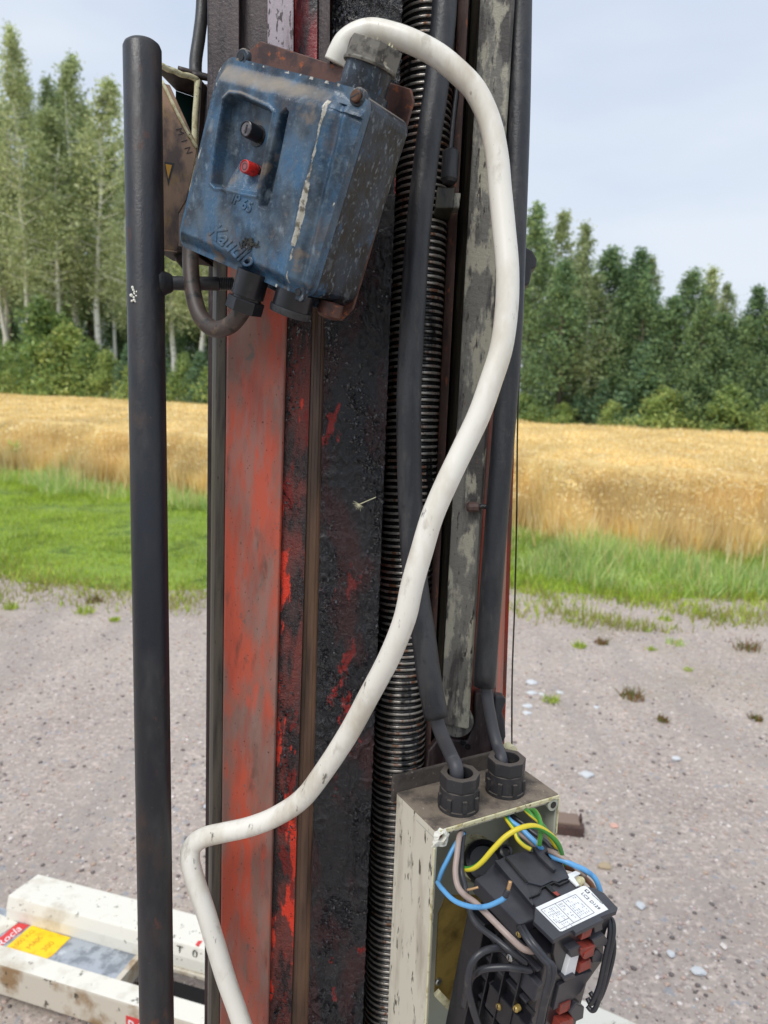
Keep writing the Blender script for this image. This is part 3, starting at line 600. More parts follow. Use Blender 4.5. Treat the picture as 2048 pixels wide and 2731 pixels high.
# ------------------------------------------------------------------ trees
def fol(nm, c):
    m_ = mat(nm, lin(c), .55, 0, [], trans=.38, vary=.25, vscale=.7); n = m_.node_tree.nodes; L = m_.node_tree.links.new
    rgb = [x for x in n if x.type == 'RGB'][0]; oi = n.new('ShaderNodeObjectInfo'); h = n.new('ShaderNodeHueSaturation'); tgt = [l.to_socket for l in rgb.outputs[0].links]
    mr = n.new('ShaderNodeMapRange'); mr.inputs['To Min'].default_value = .80; mr.inputs['To Max'].default_value = 1.28; L(oi.outputs['Random'], mr.inputs['Value'])
    m2 = n.new('ShaderNodeMapRange'); m2.inputs['To Min'].default_value = .515; m2.inputs['To Max'].default_value = .475; L(oi.outputs['Random'], m2.inputs['Value'])
    L(rgb.outputs[0], h.inputs['Color']); L(mr.outputs[0], h.inputs['Value']); L(m2.outputs[0], h.inputs['Hue'])
    for t in tgt: L(h.outputs[0], t)
    return m_
LB = [fol('birch_leaf', (166, 180, 130)), fol('birch_leaf_pale', (194, 204, 156)), fol('birch_leaf_deep', (130, 148, 104))]
LA = [fol('aspen_leaf', (152, 176, 122)), fol('aspen_leaf_pale', (182, 202, 142)), fol('aspen_leaf_deep', (116, 140, 96))]
LD = [fol('alder_leaf', (126, 156, 110)), fol('alder_leaf_pale', (160, 186, 126)), fol('alder_leaf_deep', (90, 118, 86))]
LS = [fol('bush_leaf', (152, 178, 104)), fol('bush_leaf_pale', (188, 206, 126)), fol('bush_leaf_deep', (110, 138, 84))]
LP = [fol('spruce_needles', (112, 146, 112)), fol('spruce_needles_pale', (142, 172, 130)), fol('spruce_needles_deep', (80, 110, 88))]
M['birch'] = mat('white_birch_bark', lin((232, 230, 222)), .7, 0, [dict(c=lin((70, 64, 58)), s=(3, 3, 9), lo=.62, hi=.68)])
M['bark'] = mat('grey_brown_bark', lin((116, 106, 92)), .85, 0, [dict(c=lin((74, 66, 58)), s=(6, 6, 2), lo=.45, hi=.6)])
def crown(H, base, rad, n, clus, prof, leaf, droop=0., spread=.5):
    """clumps along upward/outward branches; returns leaf centres and branch list"""
    C, br = [], []
    for k in range(clus):
        t = base + (1 - base) * (k + rnd.random()) / clus; r_ = rad * prof((t - base) / (1 - base)) * (.5 + .6 * rnd.random())
        a = rnd.random() * 6.283; z = H * t
        c = np.array([math.cos(a) * r_, math.sin(a) * r_, z + .25 * r_ - droop * r_ * .4])
        br.append(((0, 0, z - r_ * .35), tuple(c)))
        m_ = int(n / clus * (.6 + .8 * rnd.random())); sp = spread * (.35 + r_ / rad * .8) * rad * .55
        q = rng.normal(size=(m_, 3)) * np.array([sp * .55, sp * .55, sp * (.5 + droop)]); q[:, 2] -= droop * np.abs(q[:, 2]) * .6
        C.append(c + q)
        m2 = m_ // 3; tt = rng.rand(m2)[:, None]
        C.append(np.array([0, 0, z - r_ * .35]) * (1 - tt) + c * tt + rng.normal(size=(m2, 3)) * sp * .3)
    return np.concatenate(C), br
def limb(bm, p0, p1, r0, r1, sides=6):
    p0, p1 = Vector(p0), Vector(p1); z = (p1 - p0)
    if z.length < 1e-4: return
    z.normalize(); x = z.orthogonal().normalized(); y = z.cross(x)
    A = [bm.verts.new(p0 + (x * math.cos(6.283 * k / sides) + y * math.sin(6.283 * k / sides)) * r0) for k in range(sides)]
    B_ = [bm.verts.new(p1 + (x * math.cos(6.283 * k / sides) + y * math.sin(6.283 * k / sides)) * r1) for k in range(sides)]
    for k in range(sides): bm.faces.new((A[k], A[(k + 1) % sides], B_[(k + 1) % sides], B_[k]))
def tree_kind(name, H, base, rad, n, clus, prof, leaf, size, bark, tr_r, droop=0, spread=.5, wts=(.45, .3, .25), mind=.0):
    C, br = crown(H, base, rad, n, clus, prof, leaf, droop, spread)
    C = C[C[:, 2] > mind]
    cm_ = leafmesh('crown', C, size, leaf, list(wts))
    bm = bmesh.new(); pts = []; x = y = 0
    for k in range(9):
        t = k / 8; pts.append((x, y, H * t * .90)); x += rnd.uniform(-1, 1) * .012 * H; y += rnd.uniform(-1, 1) * .012 * H
    for k in range(8): limb(bm, pts[k], pts[k + 1], tr_r * (1 - k / 8 * .85), tr_r * (1 - (k + 1) / 8 * .85), 8)
    def at(z):
        z = min(z, H * .89); k = min(7, max(0, int(z / (H * .90) * 8))); f = z / (H * .90) * 8 - k; a, b = pts[k], pts[k + 1]; return (a[0] + (b[0] - a[0]) * f, a[1] + (b[1] - a[1]) * f, z)
    for a, b in br:
        if .2 < a[2] < H * .86 and b[2] < H * .93: limb(bm, at(a[2]), b, tr_r * .22, tr_r * .06, 4)
    tm = bpy.data.meshes.new('trunk'); bm.to_mesh(tm); bm.free(); tm.materials.append(bark)
    return (name, cm_, tm, H)
pb = lambda u: (math.sin(min(1, u * 1.25) * math.pi * .62 + .35)) * (1 - u) ** .75 + .03
pd = lambda u: max(.08, (1 - u) ** .7 * min(1, .6 + u * 1.4))
pp = lambda u: max(.04, (1 - u))
KB = [tree_kind('birch_tree', 17, .38, 2.6, 7600, 90, pb, LB, .085, M['birch'], .16, .7, .46) for _ in range(4)]
KA = [tree_kind('aspen_tree', 16, .32, 2.7, 8200, 85, pb, LA, .09, M['bark'], .15, .3, .5) for _ in range(3)]
KD = [tree_kind('alder_tree', 9, .10, 2.0, 9500, 90, pb, LD, .07, M['bark'], .11, .25, .5, mind=.3) for _ in range(4)]
KR = [tree_kind('birch_tree', 9, .30, 1.5, 5200, 70, pb, LB, .062, M['birch'], .075, .7, .5) for _ in range(3)]
KS = [tree_kind('bush', 2.6, .02, 1.25, 5200, 60, pd, LS, .06, M['bark'], .04, 0, .6, mind=.05) for _ in range(2)]
KP = [tree_kind('young_spruce', 3.4, .03, 1.1, 5200, 90, pp, LP, .055, M['bark'], .05, .3, .4, mind=.05)]
used_k = {}
def plant(kind, px, ytop, back, label, group, zs=None, dist=None):
    """px: column of the photo where its foot is; height from the photo row of its top"""
    r = ray(px, HZ + (px - 1024) * .035); # roughly the horizon
    # foot on the tree edge line
    k = 20.
    for _ in range(30): k = (tedge(r.x * k) + back) / r.y * .5 + k * .5
    if dist: k = dist
    x, y = r.x * k, r.y * k
    H = CAMZ + (HZ + (px - 1024) * .035 - ytop - (18 if px < 1380 else 26)) / F * k
    nm, cm_, tm, H0 = kind; s_ = H / H0
    o = thing(nm, (x, y, 0), label, 'tree' if nm not in ('bush',) else 'bush', group)
    o.rotation_euler = (0, 0, rnd.random() * 6.283); sx = (s_ ** .6 if s_ < 1.3 else s_ ** .8) * rnd.uniform(.78, 1.22)
    o.scale = (sx, sx, s_); o.rotation_euler = (rnd.gauss(0, .03), rnd.gauss(0, .03), o.rotation_euler[2])
    for n2, me in (('crown', cm_), ('trunk', tm)):
        c = bpy.data.objects.new(n2, me); col.objects.link(c); c.parent = o
GT = 'trees of the wood beyond the oat field'
BI = ['tall grey green birch with a pale trunk', 'slender birch with thin drooping twigs', 'tall pale leaved birch']
pos = lambda px: ('at the far left' if px < 60 else 'left of the pipe' if px < 330 else 'behind the pipe' if px < 440 else 'between pipe and column' if px < 600 else 'behind the column' if px < 1400 else 'just right of the column' if px < 1560 else 'in the right hand wood' if px < 1800 else 'near the right edge' if px < 1980 else 'at the right edge')
cnt = {}
ORD = ['first', 'second', 'third', 'fourth', 'fifth', 'sixth', 'seventh', 'eighth', 'ninth', 'tenth']
def uniq(desc, px):
    k = (desc, pos(px)); cnt[k] = cnt.get(k, -1) + 1
    return f'{desc} {pos(px)}, {ORD[cnt[k]]} from left'
LST = []
# front birches on the left
for px, yt in ((-60, 190), (8, 300), (52, 262), (74, 235), (95, 150), (150, 330), (180, 250), (214, 190), (262, 245), (300, 400), (352, 420), (420, 430), (470, 380), (520, 420), (575, 360), (640, 420)): LST.append((px, yt, rnd.uniform(0, 3), 'B'))
for px, yt in ((-110, 250), (25, 330), (120, 260), (200, 300), (238, 330), (330, 560), (385, 520), (445, 470), (540, 470), (610, 400), (700, 440)): LST.append((px, yt, rnd.uniform(3.5, 8), 'A'))
for px, yt in ((760, 430), (840, 460), (910, 420), (990, 470), (1060, 480), (1140, 500), (1220, 520), (1300, 520), (1360, 540)): LST.append((px, yt, rnd.uniform(0, 4), rnd.choice('AB')))
for px, yt, bk_, kd in sorted(LST):
    K_ = rnd.choice(KB if kd == 'B' else KA)
    plant(K_, px, yt, bk_, uniq(rnd.choice(BI) if kd == 'B' else 'leafy green aspen in the second row', px), GT)
for px, yt in ((-40, 640), (15, 700), (60, 620), (110, 700), (165, 640), (215, 690), (270, 650), (320, 700), (370, 660), (430, 690), (480, 650), (530, 700), (585, 660), (640, 700)):
    plant(rnd.choice(KA), px, yt, rnd.uniform(7, 12), uniq('low leafy aspen deep in the shade', px), GT)
for px, yt in ((-30, 760), (40, 790), (100, 740), (150, 800), (205, 760), (260, 800), (310, 770), (365, 800), (415, 760), (465, 800), (520, 770), (570, 800), (620, 770)):
    plant(rnd.choice(KD), px, yt + 40, rnd.uniform(4, 8), uniq('young alder under the tall birches', px), GT)
# right hand wood
LST = [(1405, 555, 1, 'D'), (1440, 640, 2.5, 'R'), (1460, 560, 1.5, 'R'), (1490, 690, 0, 'D'), (1525, 585, 1.2, 'R'), (1540, 690, 2.5, 'D'), (1580, 720, .3, 'R'), (1605, 660, 1.5, 'D'), (1640, 700, 3, 'R'), (1663, 655, 1, 'D'), (1700, 720, .4, 'D'), (1728, 680, 2, 'R'), (1765, 780, .3, 'D'), (1800, 715, 1.4, 'D'), (1840, 790, 0, 'D'),
       (1880, 705, 2, 'R'), (1905, 820, .5, 'D'), (1937, 740, 2, 'R'), (1960, 830, .6, 'D'), (2010, 752, 1, 'D'), (2040, 760, 2.5, 'R'), (2075, 740, 1, 'D'), (2130, 770, 2, 'D'), (1500, 760, 5, 'D'), (1620, 780, 5, 'D'), (1740, 800, 5, 'D'), (1860, 830, 5, 'D'), (1980, 830, 5, 'D'), (2200, 760, 2, 'D')]
for px, yt, bk_, kd in sorted(LST):
    K_ = rnd.choice(KD if kd == 'D' else KR)
    plant(K_, px, yt, bk_, uniq('dense dark green alder' if kd == 'D' else 'slim young birch among alders', px), GT)
random.seed(4)
GB = 'bushes and young trees along the far field edge'
for px, yt, bk_, kd in sorted([(-20, 880, -.6, 'S'), (30, 905, -.6, 'S'), (85, 885, -.5, 'S'), (140, 800, -.7, 'S'), (185, 860, -.6, 'S'), (235, 900, -.6, 'S'), (290, 925, -.6, 'S'), (340, 905, -.6, 'P'), (395, 930, -.6, 'S'), (440, 945, -.6, 'P'), (490, 935, -.6, 'S'), (535, 925, -.6, 'P'), (580, 930, -.6, 'S'), (650, 930, -.5, 'S'), (760, 940, -.5, 'S'), (900, 950, -.5, 'S'), (1100, 960, -.5, 'S'), (1300, 960, -.5, 'S'),
                               (1400, 1030, -.4, 'S'), (1435, 1045, -.6, 'S'), (1500, 1055, -.8, 'S'), (1545, 1010, -.3, 'P'), (1604, 990, -.4, 'P'), (1640, 1050, -.8, 'S'), (1690, 900, 0, 'P'), (1720, 900, -.2, 'P'), (1745, 1040, -.8, 'S'), (1772, 1015, -.6, 'S'), (1830, 1065, -.3, 'S'), (1935, 1010, -.5, 'S'), (1985, 1025, -.5, 'P'), (2050, 1060, -.6, 'S')]):
    K_ = rnd.choice(KS if kd == 'S' else KP)
    plant(K_, px, yt, bk_, uniq('fresh green bush' if kd == 'S' else 'small conical spruce', px), GB)

# ------------------------------------------------------------------ pallet jack lying behind and below the column
def line_on(p, q, z, l0, l1):
    a, b = PH(*p, z), PH(*q, z); v = (b - a).normalized(); return a + v * l0, a + v * l1, v
jk = thing('pallet_jack', PH(250, 2560, 0), 'dirty white pallet truck with red and yellow stickers, lying on the gravel', 'pallet truck')
ZA, ZB = .17, .105
pA = [PH(101, 2330, ZA), PH(21, 2387, ZA)]
vA = (PH(527, 2444, ZA) - pA[0]).normalized(); LNG = 1.35
nearA = PH(553, 2526, ZA); 
vN = (nearA - pA[1]).normalized()
v_ = (vA + vN).normalized(); sidev = Vector((0, 0, 1)).cross(v_)
if sidev.y < 0: sidev = -sidev        # points away from the camera
wA = (pA[0] - pA[1]).dot(sidev)
J = Frame(PH(21, 2387, ZA), v_, Vector((0, 0, 1)), sidev)      # x along, y up, z away
bm = bmesh.new()
tipx = (PH(101, 2330, ZA) - J.o).dot(v_)
sec = lambda x, xf: [J.w(x, -.066, -.012), J.w(x, -.033, -.010), J.w(x, 0, 0), J.w(xf, 0, wA), J.w(xf, -.03, wA + .012), J.w(xf, -.066, wA + .012)]
bprism(bm, sec(0, tipx), sec(LNG, LNG)); from_bm('fork', bm, M['jack'], jk, bevel=.004)
J.box('fork_rim', (.01, -.078, -.018), (LNG, -.0665, -.004), M['jackside'], jk, .002)
lipn = PH(8, 2537, ZB)
zl = (lipn - J.o).dot(sidev); zl2 = (PH(371, 2644, ZB) - J.o).dot(sidev); zl = (zl + zl2) / 2
yB = ZB - ZA
J.box('deck_plate', (-.40, yB - .006, zl), (.42, yB, wA * .0 + .02), M['galv'], jk)
bA = (PH(371, 2699, ZB) - J.o).dot(sidev)
J.box('side_rail', (-.40, -ZA + .03, bA), (LNG, yB + .012, zl), M['jackside'], jk, .004)
J.box('side_rail_top', (-.402, yB + .0125, bA - .001), (LNG, yB + .016, zl + .001), M['jack'], jk, .002)
J.box('cross_plate', (.42, yB - .05, zl), (.435, yB, .02), M['jackside'], jk)
J.box('well_shade_sheet', (.43, -ZA + .02, zl), (LNG, -ZA + .03, .02), M['wellshade'], jk)  # black sheet added to paint the shade inside the opening
J.box('rear_frame', (.88, -ZA + .04, bA - .02), (LNG, .05, wA + .03), M['jack'], jk, .01)
def onj(px, py, up=.001): h_ = J.hit(px, py, 1, yB + up); return h_
def jpoly(nm, pts, mt, u0=.0004, u1=.0012, par=None):
    return J.prism(nm, 1, pts, yB + u0, yB + u1, mt, par or jk, at=yB + u1)
jpoly('white_panel', [(-60, 2434), (0, 2438), (50, 2461), (-60, 2530)], M['jack'])
rs = jpoly('red_sticker', [(-40, 2534), (-40, 2500), (0, 2500), (48, 2460), (79, 2467), (0, 2526)], M['stickred'])
ys = jpoly('yellow_sticker', [(6, 2534), (84, 2468), (188, 2500), (140, 2548), (104, 2568)], M['stickyel'])
# prints
def jt(s_, px, py, size, mt, par, sh=0): 
    c_ = J.w(*onj(px, py, .0014)); d_ = (J.w(*onj(84, 2468)) - J.w(*onj(6, 2534))); n_ = -(J.ex)
    text('sticker_lettering', s_, c_, d_, n_, size, mt, par, .0001, shear=sh)
jt('Rocla', 22, 2500, .034, M['paper'], rs, .4)
jt('1000 KG', 62, 2505, .020, M['stickink'], ys); jt('MAX', 92, 2514, .022, M['stickink'], ys); jt('300', 128, 2524, .024, M['stickink'], ys)
sp_ = Frame(PH(505, 2545, ZA - .02), J.ex, J.ey, J.ez)
text('fork_lettering', 'T   0   7', J.w((PH(505, 2545, ZA) - J.o).dot(J.ex), -.018, -.0075), J.ex, J.ey, .032, M['olive'], jk, .0003)
jr = J.hit(545, 2510, 1, .001)
J.prism('red_mark', 1, [(521, 2520), (528, 2509), (540, 2509), (529, 2524)], .0005, .0012, M['stickred'], jk, at=.0012)
J.prism('red_mark', 1, [(540, 2500), (552, 2492), (556, 2502), (545, 2508)], .0005, .0012, M['stickred'], jk, at=.0012)
text('side_lettering', 'RO', J.w((PH(352, 2716, ZB) - J.o).dot(J.ex), -.11, bA - .0012), J.ex, J.ey, .04, M['paper'], jk, .0005)
J.box('red_side_sticker', ((PH(322, 2705, ZB) - J.o).dot(J.ex), -.14, bA - .001), ((PH(322, 2705, ZB) - J.o).dot(J.ex) + .14, -.085, bA), M['stickred'], jk)
# white plate that shows under the contactor
pw = thing('white_plate', PH(1600, 2730, .1), 'white painted steel plate at the bottom edge under the contactor', 'plate')
bm = bmesh.new(); q = [PH(1480, 2640, .12), PH(1560, 2668, .12), PH(1720, 2738, .12), PH(1700, 2900, .12), PH(1400, 2900, .12)]
bprism(bm, q, [v - Vector((0, 0, .1)) for v in q]); from_bm('plate_sheet', bm, M['jack'], pw, bevel=.004)
# rusty steel channel piece on the ground
ch = thing('steel_block', gpt(1520, 2215), 'short brown rusty steel angle lying on the gravel beside the enclosure', 'steel offcut')
c1_, c2_ = gpt(1440, 2222), gpt(1560, 2236); cv = (c2_ - c1_).normalized(); cs = Vector((0, 0, 1)).cross(cv)
Fq = Frame(c1_, cv, Vector((0, 0, 1)), cs if cs.y > 0 else -cs); ln_ = (c2_ - c1_).length
Fq.prism('channel', 0, [(0, 0, 0), (0, .035, .004), (0, .042, .03), (0, .036, .034), (0, .030, .010), (0, .008, .012), (0, .006, .1), (0, 0, .1)], -.1, ln_ * .98, M['rust'], ch, local=True, bvl=.002)
Fq.box('top_face', (-.1, .036, .012), (ln_ * .88, .046, .085), mat('tan_brown_steel', lin((132, 112, 98)), .7), ch, .002)  # top face in a paler tan than the brown sides
Fq.box('end_fin', (ln_ * .9, .0, .04), (ln_ * .95, .055, .075), M['rust'], ch, .002)
# ------------------------------------------------------------------ the lift column
def dep(row, d): return d / (1 - .0866 * (row - 1365) / F)      # depth on photo row of an edge parallel to the column
def edge(x0, x1, d, zt, zb):
    """3-D line seen at x0 on photo row 0 and x1 on row 2731, at depth d on the middle row; cut at heights"""
    a = P(x0, 0, dep(0, d)); b = P(x1, 2731, dep(2731, d)); v = (b - a)
    return a + v * ((zt - a.z) / v.z), a + v * ((zb - a.z) / v.z)
def strut(name, cols, mt, parent, zt=2.75, zb=.05, bvl=0, n=1):
    T, B = zip(*[edge(x0, x1, d, zt, zb) for x0, x1, d in cols])
    bm = bmesh.new(); rows = []
    for k in range(n + 1):
        rows.append([bm.verts.new(t.lerp(b, k / n)) for t, b in zip(T, B)])
    bm.faces.new(rows[0]); bm.faces.new(list(reversed(rows[-1])))
    c = len(cols)
    for a, b in zip(rows, rows[1:]):
        for i in range(c): bm.faces.new((a[i], a[(i + 1) % c], b[(i + 1) % c], b[i]))
    return from_bm(name, bm, mt, parent, bevel=bvl)
def zrow(px, py, d): return P(px, py, d).z
cbase = P(880, 2731, .80); cbase.z = .05
column = thing('lift_column', cbase, 'tall red lift column smeared with black grease, threaded spindle in its open side', 'lift column')
TH = .006
# sheet steel column profile (front skin turned round the corners)
strut('side_flange', [(573, 553, .835), (574, 555, .775), (583, 562, .764), (612, 585, .7605), (613, 586, .766), (590, 566, .775), (582, 562, .835)], M['flange'], column, bvl=.0015)
strut('front_face', [(614, 586, .758), (618, 589, .7555), (782, 712, .7445), (788, 717, .7475), (788, 717, .760), (614, 586, .770)], M['redface'], column, bvl=.0012)
strut('recessed_face', [(789, 718, .7515), (856, 776, .7475), (856, 776, .762), (789, 718, .765)], M['redblack'], column)
strut('guide_groove', [(857, 777, .7495), (859, 780, .7525), (865, 789, .7535), (872, 800, .7530), (880, 811, .7515), (885, 818, .7495), (887, 821, .7475), (887, 821, .770), (857, 777, .772)], M['groove'], column)
# the greasy face is a real lumpy sheet
def greasy():
    a0, b0 = edge(888, 822, .7465, 2.75, .6); a1, b1 = edge(1074, 967, .7335, 2.75, .6)
    nu, nv = 56, 1250; vs_, fs = [], []
    nrm = -(a1 - a0).cross(b0 - a0).normalized()
    if nrm.dot(fwd) > 0: nrm = -nrm
    for j in range(nv + 1):
        for i in range(nu + 1):
            u, v = i / nu, j / nv
            p = a0.lerp(a1, u).lerp(b0.lerp(b1, u), v)
            q = Vector((p.x * 70, p.y * 70, p.z * 26))
            msk = .25 + .9 * max(0, min(1, .45 + 2.2 * mnoise.noise(q * .35)))
            hgt = mnoise.fractal(q, 1., 2.1, 4) * .0010 + (max(0, mnoise.noise(Vector((p.x * 230, p.y * 230, p.z * 170)))) * .0020 + abs(mnoise.noise(Vector((p.x * 420, p.y * 420, p.z * 330)))) * .0012 + max(0, .35 - abs(mnoise.noise(Vector((p.x * 110 + 9, p.y * 110, p.z * 60))))) ** 2 * .022) * msk
            if i == nu: p = p + (a1 - a0).normalized() * .0022 * mnoise.noise(Vector((5, 2, p.z * 210)))
            vs_.append(p + nrm * hgt)
    for j in range(nv):
        for i in range(nu):
            a = j * (nu + 1) + i; fs.append((a, a + 1, a + nu + 2, a + nu + 1))
    return pydata('greasy_face', vs_, fs, M['grease'], column, True)
greasy()
def flakes(name, L0, R0, n, seed, dens, big=1.):  # flakes added on the grease, tilted to catch the sky as glints
    a0, b0 = L0; a1, b1 = R0; r = random.Random(seed); bm = bmesh.new()
    ux = (a1 - a0).normalized(); nrm = -(a1 - a0).cross(b0 - a0).normalized()
    if nrm.dot(fwd) > 0: nrm = -nrm
    vy = (a0 - b0).normalized(); k = 0
    while k < n:
        u, v = r.random(), r.random(); p = a0.lerp(a1, u).lerp(b0.lerp(b1, u), v)
        m_ = mnoise.noise(Vector((p.x * 26, p.z * 11, seed))) * 1.5 + .25 + dens * (u - .5) * .5
        if r.random() > m_ ** 2 * 2.2: continue
        k += 1; s_ = (.0007 + .0026 * r.random() ** 3) * big; an = r.gauss(0, .9); d = ux * math.cos(an) + vy * math.sin(an); e_ = ux * -math.sin(an) + vy * math.cos(an)
        w_ = s_ * (.18 + .3 * r.random()); lift = nrm * s_ * r.uniform(.3, 1.1); p = p + nrm * .0008
        q = [bm.verts.new(x) for x in (p - d * s_ - e_ * w_, p - d * s_ * .3 + e_ * w_ + lift * .5, p + d * s_ * .4 + e_ * w_ * .6 + lift, p + d * s_, p + d * s_ * .2 - e_ * w_ * 1.2 + lift * .2)]
        bm.faces.new((q[0], q[1], q[4])); bm.faces.new((q[1], q[2], q[4])); bm.faces.new((q[2], q[3], q[4]))
    o = from_bm(name, bm, M['flake'], column, recalc=False); o['kind'] = 'stuff'; return o
flakes('grease_glint_flakes', edge(889, 823, .7460, 2.1, .85), edge(1073, 966, .7330, 2.1, .85), 5200, 3, 1.)
flakes('grease_glint_flakes', edge(792, 722, .7505, 2.1, .85), edge(855, 775, .7470, 2.1, .85), 1300, 5, .2)
flakes('grease_glint_flakes', edge(890, 880, .7460, 2.3, 1.9), edge(1070, 1050, .7335, 2.3, 1.9), 1400, 8, .2, 1.3)
strut('greasy_face_lower', [(888, 822, .7475), (1074, 967, .7345), (1074, 967, .745), (888, 822, .756)], M['grease'], column, zt=2.74, zb=.05)
strut('inner_return', [(1070, 963, .7460), (1074, 967, .7460), (1066, 962, .86), (1058, 955, .86)], M['grease'], column)
strut('back_wall', [(560, 545, .872), (1352, 1316, .872), (1352, 1316, .884), (560, 545, .884)], M['plate'], column)
strut('outer_wall', [(1375, 1204, .800), (1385, 1292, .800), (1372, 1306, .870), (1365, 1210, .870)], M['redface'], column)
strut('inner_lip', [(1220, 1096, .795), (1250, 1110, .785), (1255, 1112, .870), (1226, 1100, .870)], M['rust'], column, bvl=.001)
# grey bar with its olive side
zb_bar = zrow(1220, 1965, .78)
strut('guide_bar_side', [(1254, 1110, .800), (1279, 1128, .7560), (1282, 1131, .7580), (1262, 1116, .803)], M['olive'], column, zb=zb_bar + .02)
strut('guide_bar', [(1280, 1129, .7535), (1366, 1194, .7430), (1373, 1200, .7450), (1373, 1200, .764), (1284, 1133, .764)], M['bar'], column, zb=zb_bar + .016, bvl=.0012)
strut('mounting_strip', [(1262, 1110, .812), (1341, 1240, .812), (1341, 1240, .818), (1262, 1110, .818)], M['plate'], column, zb=.5)
hb = Frame(P(1221, 1925, dep(1925, .752)), rgt, upv, fwd)
o = lathe('bar_foot', hb.w(0, 0, .002), fwd, [(.0165, 0), (.0165, .012)], M['bar'], column, seg=28)
lathe('bar_hole', P(1216, 1909, dep(1925, .7535)), -fwd, [(.0036, -.002), (.0034, .0008)], M['root'], column, seg=16)
lathe('bar_hole', P(1240, 1898, dep(1925, .7535)), -fwd, [(.0030, -.002), (.0028, .0008)], M['root'], column, seg=16)
# threaded spindle
def spindle():
    a = P(1142, 0, dep(0, .792)); b = P(1036, 2731, dep(2731, .792)); v = (b - a).normalized()
    a = a - v * .45; Lg = (b - a).length + .5
    x = v.orthogonal().normalized(); y = v.cross(x)
    pitch, seg = .0068, 28
    prof = [(0, .0250), (.30, .0250), (.46, .0275), (.54, .0281), (.78, .0281), (.86, .0275)]
    nt_ = int(Lg / pitch); vs_, fs, mi = [], [], []
    n = len(prof); tot = nt_ * seg
    for k in range(tot + 1):
        an = 2 * math.pi * k / seg; dr = x * math.cos(an) + y * math.sin(an); h0 = k / seg * pitch
        for (t, r_) in prof:
            wv = mnoise.noise(Vector((k * .13, t * 3, 0))) * .0003
            vs_.append(a + v * (h0 + t * pitch) + dr * (r_ + wv))
    for k in range(tot):
        for i in range(n):
            if i < n - 1: fs.append((k * n + i, k * n + i + 1, (k + 1) * n + i + 1, (k + 1) * n + i))
            elif k + seg + 1 <= tot: fs.append((k * n + i, (k + seg) * n, (k + seg + 1) * n, (k + 1) * n + i))
            else: continue
            mi.append(1 if i in (2, 3, 4) else 0)
    o = pydata('threaded_spindle', vs_, fs, [M['root'], M['crest']], column, True)
    o.data.polygons.foreach_set('material_index', mi)
    return o
spindle()
# plates of the carriage in front of the column, above the switch box
zc = zrow(700, 330, .70)
strut('carriage_plate', [(553, 553, .722), (638, 638, .716), (638, 638, .730), (553, 553, .760)], M['plate'], column, zb=zc, bvl=.001)
strut('carriage_plate', [(640, 640, .728), (712, 709, .724), (712, 709, .738), (640, 640, .740)], M['plate'], column, zb=zc)
strut('carriage_strip', [(713, 710, .708), (783, 778, .706), (783, 778, .716), (713, 710, .718)], M['pale'], column, zb=zc + .02, bvl=.001)
strut('carriage_strip', [(786, 778, .7285), (846, 838, .7265), (846, 838, .738), (786, 778, .738)], M['crimson'], column, zb=zc)
strut('carriage_plate', [(848, 840, .728), (880, 872, .724), (880, 872, .742), (848, 840, .742)], M['plate'], column, zb=zc, bvl=.001)
# odd bits fixed to the right of the spindle
o = tube('clamp_rod', [P(1222, 220, .735), P(1212, 300, .735), P(1204, 380, .735), P(1200, 425, .735)], .0026, M['rubber'], column)
lathe('clamp_sleeve', P(1203, 402, .722), P(1197, 492, .722) - P(1203, 402, .722), [(.0068, 0), (.0082, .002), (.0082, .028), (.006, .031)], M['rubber'], column, seg=18)
fr = Frame(P(1160, 555, .722), rgt, (upv + rgt * .12), fwd)
fr.box('clamp_block', (0, 0, 0), (.0170, .0205, .03), M['olive'], column, .0012)
fr.box('clamp_pin', (.0170, .003, .006), (.0235, .0175, .02), M['bar'], column, .001)
fr.prism('spindle_scraper', 2, [(1154, 1208), (1187, 1204), (1186, 1243), (1176, 1242)], .02, .024, M['root'], column)
fr2 = Frame(P(1262, 1352, dep(1352, .735)), rgt, upv, fwd)
lathe('bolt_head', fr2.w(-.006, .0, .004), rgt, [(.0035, 0), (.0052, .002), (.0052, .011), (.004, .012)], M['rust'], column, seg=10)
lathe('bolt_shank', fr2.w(.006, .0005, .004), rgt, [(.0026, 0), (.0026, .014)], M['root'], column, seg=10)
# knob and lug on the far right side
kb = Frame(P(1416, 700, .80), rgt, upv, fwd)
kb.prism('end_stop', 2, [(1385, 662), (1402, 658), (1420, 668), (1433, 690), (1431, 712), (1418, 717), (1418, 730), (1412, 758), (1398, 762), (1385, 760)], 0, .022, M['rubber'], column, at=0, bvl=.002)
kb.prism('end_bracket', 2, [(1318, 1856), (1345, 1858), (1351, 1868), (1345, 1884), (1340, 1900), (1347, 1925), (1349, 1965), (1340, 1990), (1318, 2010)], 0, .02, M['rubber'], column, at=0, bvl=.002)
kb.prism('end_stop_stem', 2, [(1330, 720), (1400, 720), (1396, 745), (1330, 745)], .004, .012, M['rubber'], column, at=0)
kb.prism('mounting_bracket', 2, [(1168, 1965), (1245, 1972), (1262, 1930), (1264, 1846), (1316, 1838), (1321, 1980), (1330, 2110), (1130, 2110), (1140, 2000)], -.004, .012, M['plate'], column, at=0, bvl=.002)
for px, py in ((1235, 1980), (1248, 1992)): lathe('bracket_hole', P(px, py, (kb.o - CAM).dot(fwd) - .0045), -fwd, [(.003, -.001), (.0029, .0004)], M['root'], column, seg=14)
